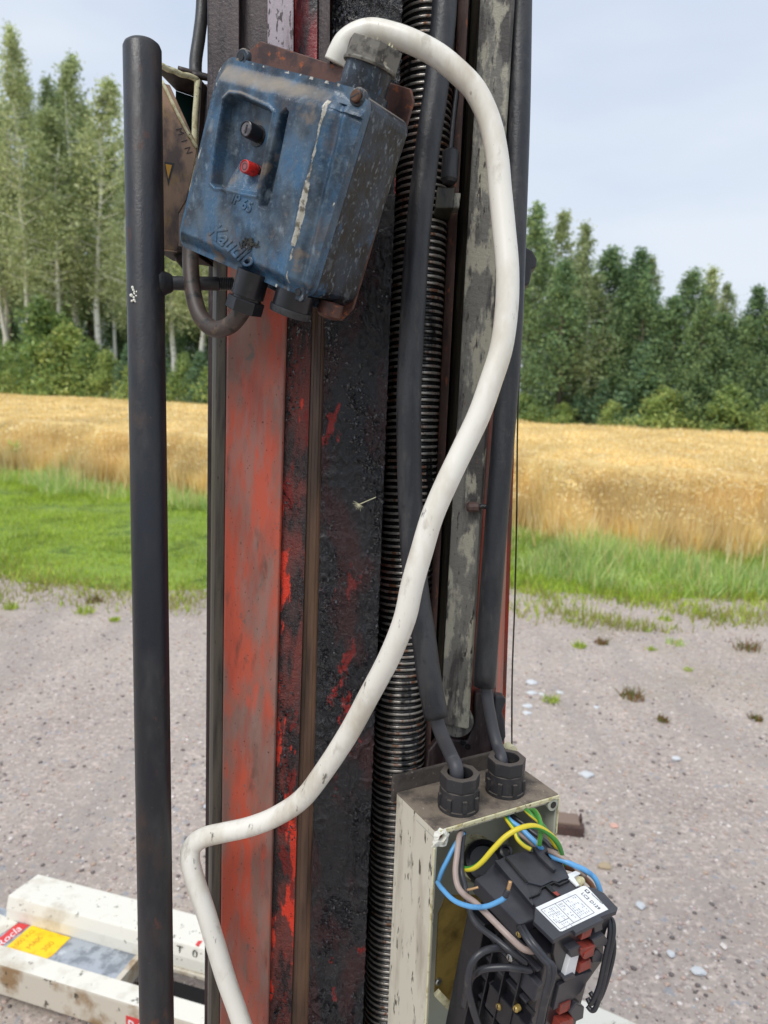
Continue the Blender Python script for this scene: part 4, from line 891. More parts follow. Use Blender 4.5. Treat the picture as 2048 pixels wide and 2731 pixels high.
# base plate on the ground
bb = bmesh.new(); c0 = cbase + Vector((.0, .1, 0))
bprism(bb, [c0 + Vector(p) for p in ((-.3, -.14, -.045), (.3, -.14, -.045), (.3, .3, -.045), (-.3, .3, -.045))], [c0 + Vector(p) for p in ((-.3, -.14, .0), (.3, -.14, .0), (.3, .3, 0), (-.3, .3, 0))])
from_bm('base_plate', bb, M['redface'], column, bevel=.003)
# a few stray seed fluffs stuck in the grease
fl = bmesh.new(); c = P(958, 1345, .735)
for k in range(9):
    a = R(150 + k * 22); e_ = c + (rgt * math.cos(a) + upv * math.sin(a)) * .0075 * (.7 + .4 * rnd.random()) - fwd * .004 * rnd.random()
    s_ = (rgt * -math.sin(a) + upv * math.cos(a)) * .0004; f_ = fl.faces.new([fl.verts.new(v) for v in (c - fwd * .002 - s_, c - fwd * .002 + s_, e_)])
e_ = P(1002, 1326, .73); s_ = upv * .0004
fl.faces.new([fl.verts.new(v) for v in (c - fwd * .003 - s_, c - fwd * .003 + s_, e_ + s_, e_ - s_)])
seed = from_bm('seed_fluff', fl, M['cream'], None, recalc=False); tag(seed, 'tiny dry seed fluff stuck in the black grease of the column', 'seed'); recentre(seed)

# ------------------------------------------------------------------ steel pipe at the left
def pipe_pt(px, py, d): return P(px, py, d)
a = P(379, 118, .650); b = P(418, 2731, .735); v = (b - a).normalized()
pbase = a + v * ((.05 - a.z) / v.z)
pipe = thing('steel_pipe', pbase, 'upright black steel pipe with closed top, left of the column', 'pipe')
ln = (a - pbase).length
lathe('pipe_tube', pbase, a - pbase, [(.0163, 0), (.0163, ln * .3), (.0163, ln * .6), (.0163, ln - .004), (.0150, ln - .0008), (.0125, ln + .0012), (.006, ln + .0018)], M['pipe'], pipe, seg=48)
dz_ = lambda y: .650 + (.735 - .650) * (y - 118) / (2731 - 118)
s0 = P(425, 755, .672); s1 = P(625, 757, .690)
lathe('weld_collar', s0, s1 - s0, [(.0125, 0), (.0120, .003), (.0098, .006), (.0086, .0095), (.0068, .0115)], M['pipe'], pipe, seg=20)
lathe('stub_bolt', s0, s1 - s0, [(.0062, .005), (.0062, .052)] + [(.0062 - .0007 * (k % 2), .052 + .0008 * k) for k in range(1, 18)], M['pipe'], pipe, seg=20)
dp = bmesh.new(); c = P(358, 783, .655)
for k in range(14):
    q = c + rgt * rnd.uniform(-.0028, .0028) + upv * rnd.uniform(-.007, .007)
    bmesh.ops.create_icosphere(dp, subdivisions=1, radius=.0009 + rnd.random() * .0008, matrix=Matrix.Translation(q))
from_bm('bird_dropping', dp, M['chipwhite'], pipe)

# ------------------------------------------------------------------ hoses
tag(recentre(tube('black_hose', [P(1192, -260, .675), P(1186, 0, .68), P(1167, 200, .682), P(1137, 420, .684), P(1114, 630, .686), P(1097, 900, .69), P(1090, 1100, .692), P(1095, 1365, .70), P(1108, 1550, .70), P(1130, 1700, .70), P(1143, 1800, .70), P(1163, 1912, .70)], .0115, M['rubber'], seg=22)),
    'thick black rubber hose running down in front of the threaded spindle', 'hose')
tag(recentre(tube('black_hose', [P(1392, -260, .715), P(1388, 0, .72), P(1383, 300, .72), P(1373, 600, .722), P(1364, 850, .724), P(1347, 1100, .73), P(1326, 1365, .735), P(1308, 1600, .742), P(1291, 1829, .75)], .0112, M['rubber'], seg=22)),
    'straight black rubber hose down the right edge of the column', 'hose')
tag(recentre(tube('black_hose', [P(546, -260, .80), P(540, 0, .79), P(532, 90, .785), P(522, 160, .78), P(522, 215, .775)], .0066, M['rubber'], seg=16)),
    'thin black hose coming down at the top left edge of the column', 'hose')
tag(recentre(tube('thin_wire', [P(1392, 860, .78), P(1381, 1100, .78), P(1378, 1365, .79), P(1373, 1600, .80), P(1366, 1800, .80), P(1365, 1990, .80), P(1366, 2030, .78)], .0009, M['olive'], seg=8, wob=.1)),
    'thin dark steel wire hanging at the right edge of the column', 'wire')
WP = [(893, 168, .625), (905, 140, .622), (922, 112, .62), (955, 90, .617), (994, 82, .615), (1047, 93, .612), (1104, 114, .61), (1167, 148, .61), (1225, 196, .61), (1270, 246, .61), (1306, 325, .61), (1325, 415, .61), (1334, 510, .61), (1344, 612, .608), (1353, 717, .605), (1351, 823, .604),
      (1337, 927, .604), (1309, 1017, .604), (1277, 1107, .605), (1234, 1198, .606), (1190, 1290, .606), (1152, 1379, .608), (1125, 1469, .61), (1099, 1560, .614), (1079, 1650, .62), (1038, 1753, .632), (984, 1855, .65), (928, 1958, .672), (864, 2056, .69), (806, 2130, .705), (736, 2177, .715), (665, 2205, .72), (593, 2221, .725), (545, 2233, .728),
      (514, 2256, .730), (507, 2296, .728), (524, 2360, .728), (552, 2443, .730), (575, 2520, .734), (603, 2612, .738), (634, 2699, .742), (665, 2790, .745), (700, 2900, .75), (760, 3100, .75)]
tag(recentre(tube('white_cable', [P(*p) for p in WP], .0094, M['white'], seg=22, k=6, wob=.02)),
    'dirty white cable looping out of the blue switch box and down across the column', 'cable')
tag(recentre(tube('looped_cable', [P(512, 600, .70), P(508, 660, .69), P(509, 720, .68), P(517, 790, .672), P(537, 848, .665), P(573, 878, .655), P(615, 866, .645), P(645, 830, .635), P(657, 798, .63)], .0074, M['loopcable'], seg=18)),
    'short dirty brown cable bent in a U under the blue switch box', 'cable')
# ------------------------------------------------------------------ blue switch box
S = 1.15
ex, ey, ez = [cw(v) for v in ((.7799, -.4422, -.443), (.3262, .8912, -.3153), (.5342, .1013, .8392))]
BW, BH, BD = .135 * S, .1334 * S, .052 * S
bo = CAM + cw((-.1566 * S, .204 * S, .5721 * S))
B = Frame(bo, ex, ey, ez)
box = thing('switch_box', B.w(BW / 2, 0, BD / 2), 'blue metal switch box with black and red push buttons, tilted on the column', 'switch box')
RZ = -.011      # the raised middle of the lid
def sstep(a, b, x): t = max(0., min(1., (x - a) / (b - a))); return t * t * (3 - 2 * t)
def sdpoly(p, poly):
    x, y = p; d = 1e9; ins = False; n = len(poly)
    for i in range(n):
        x0, y0 = poly[i]; x1, y1 = poly[(i + 1) % n]
        ex_, ey_ = x1 - x0, y1 - y0; wx, wy = x - x0, y - y0
        t = max(0, min(1, (wx * ex_ + wy * ey_) / (ex_ * ex_ + ey_ * ey_)))
        d = min(d, math.hypot(wx - ex_ * t, wy - ey_ * t))
        if (y0 > y) != (y1 > y) and x < (x1 - x0) * (y - y0) / (y1 - y0) + x0: ins = not ins
    return -d if ins else d
def proj(p):
    q = Vector(p) - CAM; z = q.dot(fwd); return 1024 + F * q.dot(rgt) / z, 1365.5 - F * q.dot(upv) / z
# features, all in metres in the lid's own plane (traced once, then plain local geometry)
def L2(px, py, z=RZ): h_ = B.hit(px, py, 2, z); return (h_[0], h_[1])
WELL = [L2(*p) for p in ((597, 268), (612, 253), (640, 256), (715, 290), (726, 302), (714, 360), (700, 440), (684, 520), (640, 512), (596, 500), (575, 498), (565, 488), (572, 430), (584, 350))]
LSL = [L2(*p) for p in ((597, 268), (622, 262), (632, 300), (618, 400), (600, 496), (575, 498), (565, 488), (572, 430), (584, 350))]
GRV = [L2(*p) for p in ((748, 305), (762, 290), (768, 300), (748, 400), (722, 520), (708, 556), (690, 548), (700, 500), (724, 400))]
ytop = L2(700, 238)[1]
ridge0, ridge1 = L2(868, 285), L2(765, 745)
well_top, well_bot = L2(660, 275)[1], L2(620, 508)[1]
yb0 = L2(650, 700)[1]
def lid_z(x, y):
    # outward is negative z
    e_ = min(x, BW - x, y, BH - y)
    h = .0025 + .0085 * sstep(.003, .013, min(x, y))          # shoulder on the left and bottom
    h *= 1 - .85 * sstep(ytop - .004, BH - .004, y) ** 1.1     # dusty slope at the top
    # right hand chamfer with its flutes
    t = (y - ridge0[1]) / (ridge1[1] - ridge0[1]); xr = ridge0[0] + (ridge1[0] - ridge0[0]) * t
    s_ = x - xr
    if s_ > -.004: h -= (.0095 * sstep(-.004, .030, s_)) * (1 if y < ytop else .6)
    if s_ > .004 and y < ytop + .006: h -= .0022 * math.exp(-((s_ - .010) / .0028) ** 2) ; h += .0014 * math.exp(-((s_ - .0155) / .0022) ** 2)
    h += .002 * math.exp(-((s_ + .002) / .003) ** 2) * sstep(BH, ytop, y)
    # button well, deep at its head, running out at its foot
    d = sdpoly((x, y), WELL)
    floor = .0003 + .0230 * sstep(well_bot - .004, well_top, y) ** .8
    h -= floor * sstep(.0008, -.0028, d)
    h -= .0110 * sstep(.0010, -.0024, sdpoly((x, y), LSL))
    h += .0012 * math.exp(-((d - .0015) / .0016) ** 2)
    g = sdpoly((x, y), GRV)
    h -= .0085 * sstep(.0012, -.0030, g)
    v = Vector((x * 46, y * 30, 3)); h += mnoise.noise(v) * .0005 + mnoise.noise(v * 4) * .00018
    return -max(h, .0006)
nx, ny = 330, 330
vs_, fs = [], []
rc = .014
for j in range(ny + 1):
    for i in range(nx + 1):
        x, y = BW * i / nx, BH * j / ny
        # round the corners by pulling the grid in
        cx = min(max(x, rc), BW - rc); cy = min(max(y, rc), BH - rc); dx, dy = x - cx, y - cy
        if dx and dy:
            r_ = math.hypot(dx, dy); mx = max(abs(dx), abs(dy)); k = mx / r_; dx *= k; dy *= k
        xx, yy = cx + dx, cy + dy
        vs_.append(B.w(xx, yy, lid_z(xx, yy)))
for j in range(ny):
    for i in range(nx):
        a = j * (nx + 1) + i; fs.append((a, a + 1, a + nx + 2, a + nx + 1))
rim = [j for j in range(nx + 1)] + [(j) * (nx + 1) + nx for j in range(1, ny + 1)] + [ny * (nx + 1) + i for i in range(nx - 1, -1, -1)] + [j * (nx + 1) for j in range(ny - 1, 0, -1)]
n0 = len(vs_)
for k in rim:
    p = Vector(vs_[k]) - bo; vs_.append(B.w(p.dot(B.ex), p.dot(B.ey), .006))
for k in range(len(rim)):
    q = (k + 1) % len(rim); fs.append((rim[k], n0 + k, n0 + q, rim[q]))
lid = pydata('lid', vs_, fs, [M['blue'], M['chip']], box, True)
mi_ = []
for k, f in enumerate(fs):      # paint rubbed through to bare metal along the chamfer edge and at a few high spots
    q = Vector(vs_[f[0]]) - bo; x, y = q.dot(B.ex), q.dot(B.ey); t = (y - ridge0[1]) / (ridge1[1] - ridge0[1]); s_ = x - (ridge0[0] + (ridge1[0] - ridge0[0]) * t) + .0005
    n_ = mnoise.noise(Vector((y * 130, x * 260, 4))); n2 = mnoise.noise(Vector((y * 24, 1, 9)))
    wd = .0008 + .0011 * n2 + (.0011 if .42 < t < .80 else 0) + .0010 * n_
    e_ = min(x, BW - x, y, BH - y)
    mi_.append(1 if k < nx * ny and ((-.04 < t < 1.02 and abs(s_) < wd) or (e_ < .0022 and n_ + .5 * n2 > .52)) else 0)
lid.data.polygons.foreach_set('material_index', mi_); lid.data.set_sharp_from_angle(angle=R(50))
def rrect(x0, y0, x1, y1, r_, n=5):
    o = []
    for cx, cy, a0 in ((x1 - r_, y0 + r_, -90), (x1 - r_, y1 - r_, 0), (x0 + r_, y1 - r_, 90), (x0 + r_, y0 + r_, 180)):
        for k in range(n + 1): a = R(a0 + 90 * k / n); o.append((cx + r_ * math.cos(a), cy + r_ * math.sin(a), 0))
    return o
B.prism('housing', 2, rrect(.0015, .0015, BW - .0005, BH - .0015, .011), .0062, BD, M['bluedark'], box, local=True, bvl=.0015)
B.prism('back_plate', 2, [(640, 300), (655, 150), (700, 112), (998, 209), (1100, 240), (1107, 272), (945, 825), (915, 856), (868, 850), (830, 800), (600, 700)], BD + .0005, BD + .0035, M['rustplate'], box, bvl=.0008)
# push buttons, square to the lid
def button(name, px, py, r_, face, side, mark):
    l = B.hit(px, py, 2, RZ - .004)
    c = B.w(l[0], l[1], RZ - .004)
    dirb = -B.ez
    base = c - dirb * .020
    b_ = lathe(name, base, dirb, [(r_, 0), (r_, .0185), (r_ * .96, .0196), (r_ * .86, .020), (r_ * .82, .0192)], side, box, seg=28)
    lathe('button_face', c - dirb * .0014, dirb, [(r_ * .815, 0), (r_ * .8, .0008)], face, b_, seg=24)
    if mark == 'I':
        f_ = Frame(c - dirb * .0006, B.ex, B.ey, B.ez); f_.box('mark', (-.0006, -r_ * .5, -.0006), (.0006, r_ * .5, .0004), M['ink'], b_)
    else:
        bm = bmesh.new(); n = 24; z0 = c - dirb * .0004
        A = [[bm.verts.new(z0 + (B.ex * math.cos(2 * math.pi * k / n) + B.ey * math.sin(2 * math.pi * k / n)) * rr) for k in range(n)] for rr in (r_ * .42, r_ * .52)]
        for k in range(n): bm.faces.new((A[0][k], A[0][(k + 1) % n], A[1][(k + 1) % n], A[1][k]))
        from_bm('mark', bm, M['ink'], b_, recalc=False)
    lh = B.hit(px + 22, py + 8, 2, lid_z(l[0], l[1]))
    # dark hole the button sits in
    fz = lid_z(l[0] + .001, l[1]) - .0006
    lathe('button_hole', B.w(l[0], l[1] - .0012, fz + .0003), dirb, [(r_ * 1.32, 0), (r_ * 1.30, .0006)], M['root'], box, seg=24)
button('push_button', 655, 343, .0063, M['greybtn'], M['darkplastic'], 'I')
button('push_button', 651, 443, .0052, M['pinkface'], M['redbtn'], 'O')
# raised lettering
def on_lid(px, py, dz=0):
    l = B.hit(px, py, 2, RZ); return B.w(l[0], l[1], lid_z(l[0], l[1]) - dz)
text('raised_lettering', 'IP 65', on_lid(645, 542, -.0001), B.ex * .95 - B.ey * .12, B.ey, .0118, M['blue'], box, .0006, bevel=.0003)
text('raised_lettering', 'Kaudlo', on_lid(614, 652, -.0001), B.ex * .95 - B.ey * .24, B.ey, .0190, M['blue'], box, .0005, shear=.5, bevel=.0005)
dd = bmesh.new()
for k in range(46):
    px, py = 666 + rnd.gauss(0, 11), 648 + rnd.gauss(0, 7); c = on_lid(px, py, .0006)
    a = rnd.random() * 3.14; l_ = .0014 + rnd.random() * .001; d1 = B.ex * math.cos(a) + B.ey * math.sin(a); d2 = B.ex * -math.sin(a) + B.ey * math.cos(a)
    bprism(dd, [c + d1 * l_ + d2 * .0003, c - d1 * l_ + d2 * .0003, c - d1 * l_ - d2 * .0003, c + d1 * l_ - d2 * .0003], [v - B.ez * .0006 for v in (c + d1 * l_ + d2 * .0003, c - d1 * l_ + d2 * .0003, c - d1 * l_ - d2 * .0003, c + d1 * l_ - d2 * .0003)])
from_bm('dried_dirt', dd, M['olive'], box)
# corner screws and lugs
def lug(px, py, screw):
    l = B.hit(px, py, 2, -.002); c = B.w(l[0], l[1], -.0012)
    lathe('lug', c, -B.ez, [(.0070, -.004), (.0070, -.0004), (.0058, .0006)], M['bluedark'], box, seg=22)
    if screw:
        s_ = lathe('screw', B.w(l[0], l[1], -.0020), -B.ez, [(.0045, 0), (.0045, .0018), (.0036, .0028)], M['brownscrew'], box, seg=20)
        f_ = Frame(B.w(l[0], l[1], -.0049), B.ex + B.ey * .7, B.ey - B.ex * .7, B.ez); f_.box('slot', (-.0040, -.0005, -.0001), (.0040, .0005, .0006), M['ink'], s_)
    else: lathe('screw_hole', B.w(l[0], l[1], -.0019), -B.ez, [(.0030, 0), (.0029, .0005)], M['root'], box, seg=18)
lug(951, 258, True); lug(795, 779, False); lug(643, 152, False)
# top gland with its nut
gb = B.w(B.hit(886, 214, 1, BH)[0], BH, BD * .5)
g = lathe('gland', gb, B.ey, [(.0215, -.002), (.0215, .004), (.0185, .0045), (.0185, .022)], M['bluedark'], box, seg=32)
n_ = hexnut('gland_nut', gb + B.ey * .0225, B.ey, .0222, .0150, M['palegland'], g, 6, .0125)
lathe('gland_washer', gb + B.ey * .0215, B.ey, [(.0208, 0), (.0212, .0015), (.0205, .0028)], M['palegland'], g, seg=32)
fr_ = bmesh.new()
for k in range(26):
    a = k / 26 * 6.283; c = gb + B.ey * .0365 + (B.ex * math.cos(a) + B.ez * math.sin(a)) * .0125
    d1 = (B.ex * math.cos(a + .3) + B.ez * math.sin(a + .3)); h_ = .002 + rnd.random() * .003
    bprism(fr_, [c, c + d1 * .003, c + d1 * .002 + B.ey * h_], [v + B.ez * .0006 for v in (c, c + d1 * .003, c + d1 * .002 + B.ey * h_)])
from_bm('frayed_seal', fr_, M['cream'], g)
# bottom glands
g1 = B.w(B.hit(664, 752, 1, 0)[0] - .002, 0, BD * .35); g1 = P(672, 745, .615)
gg = lathe('gland', g1, -B.ey, [(.0135, -.006), (.0135, .014), (.0120, .0145), (.0120, .017)], M['darkplastic'], box, seg=28)
hexnut('gland_nut', g1 - B.ey * .0165, -B.ey, .0155, .0105, M['darkplastic'], gg, 6, .0085)
g2 = P(782, 804, .610)
gg = lathe('blanking_gland', g2, -B.ey, [(.0160, -.008), (.0160, .0055)], M['darkplastic'], box, seg=28)
lathe('blanking_cap', g2 - B.ey * .0057, -B.ey, [(.0172, 0), (.0174, .002), (.0168, .0055), (.013, .0062)], M['rubber'], gg, seg=28)
g3 = P(880, 826, .62)
lathe('plate_eye', g3, -B.ey, [(.010, -.006), (.0105, .004), (.008, .0065)], M['rustplate'], box, seg=20)
B.box('housing_foot', (BW * .55, -.006, .018), (BW * .93, .001, BD - .002), M['bluedark'], box, .001)

# ------------------------------------------------------------------ yellowed broken housing behind the pipe
A4 = [P(p[0], p[1], p[2]) for p in ((395, 165, .70), (528, 214, .735), (505, 660, .745), (385, 640, .71))]
bk = (fwd * .96 + rgt * .25).normalized() * .05
nrm = (A4[1] - A4[0]).cross(A4[3] - A4[0]).normalized()
old = thing('broken_housing', (A4[2] + A4[3]) / 2 + bk * .5, 'old yellowed plastic housing with a loose broken lid, between pipe and blue box', 'housing')
def quadwall(name, a, b, bk_, th, mt):
    bm = bmesh.new(); t = (b - a).cross(bk_).normalized() * th
    bprism(bm, [a, b, b + bk_, a + bk_], [v + t for v in (a, b, b + bk_, a + bk_)]); return from_bm(name, bm, mt, old, bevel=.0008)
quadwall('top_wall', A4[0], A4[1], bk, .004, M['darkbox']); quadwall('right_wall', A4[1], A4[2], bk, .004, M['darkbox'])
quadwall('bottom_wall', A4[2], A4[3], bk, .004, M['darkbox'])
bm = bmesh.new(); bprism(bm, [v + bk * .99 for v in A4], [v + bk * 1.04 for v in A4]); from_bm('back_wall', bm, M['green'], old)
rimo = []
for nm, i, j, wd in (('rim', 0, 1, .0034), ('rim', 1, 2, .0038)):
    a, b = A4[i], A4[j]; pts = [a.lerp(b, k / 10) - bk * .02 + Vector((rnd.uniform(-1, 1), rnd.uniform(-1, 1), rnd.uniform(-1, 1))) * .0006 for k in range(11)]
    tube(nm, pts, wd * .8, M['cream'], old, seg=8, k=2)
K = Frame(P(470, 400, .70), (rgt * .93 + fwd * .30 - upv * .05), upv, Vector((0, 0, 0)) + (fwd * .93 - rgt * .30))
LIDP = [(437, 218), (452, 226), (462, 228), (528, 387), (525, 402), (508, 470), (491, 530), (468, 566), (466, 590), (463, 648), (458, 668), (420, 664), (408, 560), (404, 300), (420, 214)]
lidb = K.prism('broken_lid', 2, LIDP, .0, .005, M['yellowbox'], old, at=0, bvl=.0008)
pts = [K.w(*K.hit(px, py, 2, -.0005)) for px, py in ((441, 220), (455, 250), (475, 295), (497, 340), (512, 368), (526, 392))]
tube('broken_edge', pts, .0021, M['cream'], old, seg=6, k=3, rfun=lambda t: .8 + .5 * mnoise.noise(Vector((t * 13, 2, 2))))
K.prism('warning_sticker', 2, [(436, 433), (463, 436), (443, 497)], -.0004, .0001, M['ink'], lidb)
K.prism('warning_sticker', 2, [(439, 439), (456, 441), (444, 478)], -.0008, -.0004, mat('amber_sticker', lin((206, 150, 40)), .5), lidb)
text('faded_lettering', 'M  I  N', K.w(*K.hit(492, 375, 2, -.0004)), K.ex * .42 - K.ey * .9, K.ey * .42 + K.ex * .9, .0085, M['darkbox'], lidb, .0001)
for i_, (a_, b_) in enumerate((((474, 184), (556, 206)), ((512, 199), (590, 216)))):
    p, q = P(*a_, .742), P(*b_, .75)
    tube('spring_clip', [p, p.lerp(q, .5), q], .0030, M['darkbox'], old, seg=10, k=3)
fr3 = Frame(P(565, 215, .745), rgt, upv, fwd)
fr3.prism('side_cover', 2, [(536, 222), (560, 222), (640, 235), (640, 520), (470, 700), (445, 640), (520, 400)], .0, .03, M['darkbox'], old, at=0, bvl=.002)

# ------------------------------------------------------------------ beige enclosure
DF = .66
f0 = P(1160, 2215, DF); hgt0 = f0.z
q0 = PH(1490, 2118, hgt0)
ex_ = (q0 - f0); EW = ex_.length; ex_.normalize(); ez_ = Vector((0, 0, 1)).cross(ex_).normalized()
if ez_.dot(fwd) < 0: ez_ = -ez_
ED = max(.05, (PH(1397, 2060, hgt0) - q0).dot(ez_) * .5 + (PH(1060, 2130, hgt0) - f0).dot(ez_) * .5)
ED *= 1.28; EH = .30; wt = .0032
E_ = Frame(f0, ex_, Vector((0, 0, 1)), ez_)
enc = thing('electrical_enclosure', E_.w(EW / 2, -EH, ED / 2), 'open beige plastic electrical enclosure with dusty top and two cable glands', 'electrical box')
E_.box('left_wall', (0, -EH, .0), (wt, -.0002, ED), M['beige'], enc, .0008)
E_.box('right_wall', (EW - wt, -EH, 0), (EW, -.0002, ED), M['beigein'], enc, .0008)
E_.box('back_wall', (wt, -EH, ED - wt), (EW - wt, -wt, ED), M['beigein'], enc)
E_.box('top_wall', (.0001, -wt, .0001), (EW - .0001, .0004, ED + .0004), M['dusttop'], enc, .0008)
E_.box('bottom_wall', (wt, -EH, 0), (EW - wt, -EH + wt, ED - wt), M['beigein'], enc)
E_.box('front_lip', (.004, -.0046, -.0016), (EW, -.0002, .0), M['cream'], enc, .0008)
E_.box('inner_lip', (.006, -.0078, .0012), (EW - .008, -.0052, .0030), M['beige'], enc, .0006)
E_.box('left_lip', (-.0012, -EH, -.0016), (.0008, -.016, .0), M['cream'], enc, .0006)
E_.box('right_lip', (EW - .0008, -EH, -.0016), (EW + .0006, -.004, .0), M['cream'], enc, .0005)
E_.box('back_flange', (-.004, -.010, ED + .0006), (EW - .002, .0175, ED + .0045), M['dustdark'], enc, .0015)
lathe('flange_boss', E_.w(EW - .006, .0145, ED - .003), E_.ez, [(.0065, 0), (.0065, .010)], M['cream'], enc, seg=18)
# screw bosses: the near one is chipped open
lathe('screw_boss', E_.w(EW - .0075, -.0085, -.0016), E_.ez, [(.0062, 0), (.0062, .03)], M['beigein'], enc, seg=22)
lathe('boss_hole', E_.w(EW - .0075, -.0085, -.0020), E_.ez, [(.0034, 0), (.0034, .0006)], M['root'], enc, seg=18)
cb = bmesh.new()
cc = E_.w(.0065, -.0075, -.002)
ring = []
for k in range(18):
    a = 2 * math.pi * k / 18; r1 = .0038 + rnd.uniform(-.0005, .0007); r2 = .0082 + rnd.uniform(-.0010, .0012)
    if math.sin(a) < -.4: r2 += .005 * rnd.random()
    ring.append((cc + (E_.ex * math.cos(a) + E_.ey * math.sin(a)) * r1 - E_.ez * .0005, cc + (E_.ex * math.cos(a) + E_.ey * math.sin(a)) * r2 + E_.ez * (.0015 + rnd.uniform(-.001, .001)), cc + (E_.ex * math.cos(a) + E_.ey * math.sin(a)) * .0030 + E_.ez * .006))
vv = [[cb.verts.new(v) for v in r_] for r_ in ring]
for k in range(18):
    q = (k + 1) % 18
    cb.faces.new((vv[k][0], vv[q][0], vv[q][1], vv[k][1])); cb.faces.new((vv[k][2], vv[q][2], vv[q][0], vv[k][0]))
cb.faces.new([v[2] for v in vv])
from_bm('chipped_boss', cb, M['chipwhite'], enc)
lathe('brass_insert', E_.w(.0065, -.0075, .0022), -E_.ez, [(.0026, 0), (.0026, .001)], M['brownscrew'], enc, seg=12)
lathe('boss_column', E_.w(.0065, -.0075, .0015), E_.ez, [(.0066, 0), (.0066, .03)], M['beigein'], enc, seg=18)
def gland(px, py, ph):
    l = E_.hit(px, py, 1, 0); c = E_.w(l[0], .0006, min(max(l[2], .02), ED - .014)); up_ = Vector((0, 0, 1))
    g = lathe('cable_gland', c, up_, [(.0192, 0), (.0192, .003), (.0180, .0034), (.0174, .0200), (.0162, .0210)], M['gland'], enc, seg=32)
    for k in range(8):
        a = k * math.pi / 4 + ph; d = Vector((math.cos(a), math.sin(a), 0)); f_ = Frame(c + d * .0172, d, up_, d.cross(up_))
        f_.box('rib', (-.001, .0036, -.0022), (.0026, .0150, .0022), M['gland'], g, .0005)
    hexnut('gland_nut', c + up_ * .0213, up_, .0186, .0130, M['gland'], g, 8, .0118, ph=0, bvl=.0008)
    lathe('gland_bore', c + up_ * .0230, up_, [(.0116, 0), (.0116, .001)], M['root'], g, seg=20)
    return c
g1c = gland(1222, 2152, .2); g2c = gland(1346, 2108, .35)
# bracket holding it to the column
E_.box('mounting_bracket', (.02, -.12, ED + .0046), (EW - .03, -.02, ED + .03), M['plate'], enc)
# brass mounting plate inside
bp = E_.prism('mounting_plate', 2, [(1170, 2440), (1188, 2395), (1196, 2388), (1300, 2388), (1300, 2900), (1262, 2700), (1160, 2648)], .012, .0135, M['brass'], enc, at=.012)
lathe('screw', E_.w(*E_.hit(1168, 2617, 2, .0115)), -E_.ez, [(.0034, 0), (.0034, .0012), (.0022, .002)], M['zinc'], enc, seg=16)
E_.prism('cream_bracket', 2, [(1158, 2655), (1172, 2640), (1215, 2685), (1206, 2706)], .004, .008, M['cream'], enc, at=.006)
# capacitor and round terminal cup inside the enclosure
coil = thing('round_terminal', E_.w(.045, -.05, .02), 'glossy black round terminal holder inside the beige enclosure behind the yellow-green wire', 'terminal holder')
c1 = E_.w(*E_.hit(1297, 2290, 2, .016))
ax = (-fwd * .75 + upv * .6 + rgt * .1).normalized()
lathe('cup', c1 - ax * .02, ax, [(.0200, 0), (.0205, .012), (.0190, .0150), (.0150, .0160), (.0140, .0105), (.004, .0100)], M['darkplastic'], coil, seg=30)
lathe('cream_ring', c1 - ax * .034 - E_.ex * .006 + upv * .009, ax, [(.0215, 0), (.0215, .012), (.015, .013)], M['cream'], coil, seg=28)
lathe('clip', c1 + E_.ex * .022, ax, [(.006, -.01), (.0062, .006), (.004, .0065), (.0036, .003)], M['darkplastic'], coil, seg=16)

# ------------------------------------------------------------------ contactor hanging out of the enclosure
CS = 1.40
cx_, cy_, cz_ = [cw(v) for v in ((.8126, .0668, .579), (.1266, .9495, -.2871), (-.569, .3066, .7631))]
# frame handedness: x right, y up, z away
co = CAM + cw((.0881 * CS, -.3013 * CS, .4402 * CS))
W_, H_, D_ = .055 * CS, .0623 * CS, .0595 * CS
Cc = Frame(co, cx_, cy_, cz_)
con = thing('contactor', Cc.w(W_ / 2, -.09, D_ / 2), 'black contactor block with white rating label and red tabs, hanging out of the enclosure', 'contactor')
BP, DPm = M['blackplastic'], M['darkplastic']
Cc.box('body', (.004, -.10, .006), (W_ - .003, H_ - .020, D_ - .002), DPm, con, .001)
top = Cc.prism('top_cover', 1, [(1319, 2294), (1334, 2291), (1345, 2283), (1402, 2266), (1413, 2270), (1480, 2266), (1522, 2342), (1547, 2363), (1560, 2372), (1430, 2440), (1425, 2412)], H_ - .0185, H_ - .0035, BP, con, at=H_ - .0035, bvl=.0012)
lt = Cc.prism('side_step', 1, [(1266, 2343), (1290, 2330), (1318, 2300), (1424, 2416), (1428, 2452), (1384, 2466)], H_ - .024, H_ - .0095, BP, con, at=H_ - .0095, bvl=.0012)
Cc.prism('ridge', 1, [(1319, 2294), (1334, 2291), (1345, 2284), (1352, 2282), (1412, 2352), (1405, 2358), (1424, 2412), (1420, 2414)], H_ - .0036, H_ - .0024, BP, con, at=H_ - .0024, bvl=.0005)
Cc.prism('top_panel', 1, [(1347, 2284), (1404, 2267), (1412, 2274), (1481, 2270), (1519, 2340), (1500, 2346), (1488, 2352), (1474, 2348), (1446, 2362), (1408, 2352)], H_ - .0036, H_ - .0012, BP, con, at=H_ - .0012, bvl=.0006)
Cc.prism('slot', 1, [(1346, 2287), (1350, 2284), (1407, 2350), (1402, 2353)], H_ - .0012, H_ - .0009, M['root'], top, at=H_ - .0009)
tb = Cc.prism('latch_tab', 1, [(1421, 2257), (1451, 2240), (1479, 2260), (1452, 2274), (1484, 2316), (1476, 2320), (1436, 2282)], H_ - .0012, H_ + .0030, BP, con, at=H_ + .003, bvl=.0008)
Cc.prism('latch_pocket', 1, [(1455, 2277), (1474, 2268), (1477, 2278), (1470, 2290)], H_ - .0010, H_ - .0004, M['root'], con, at=H_ - .0004)
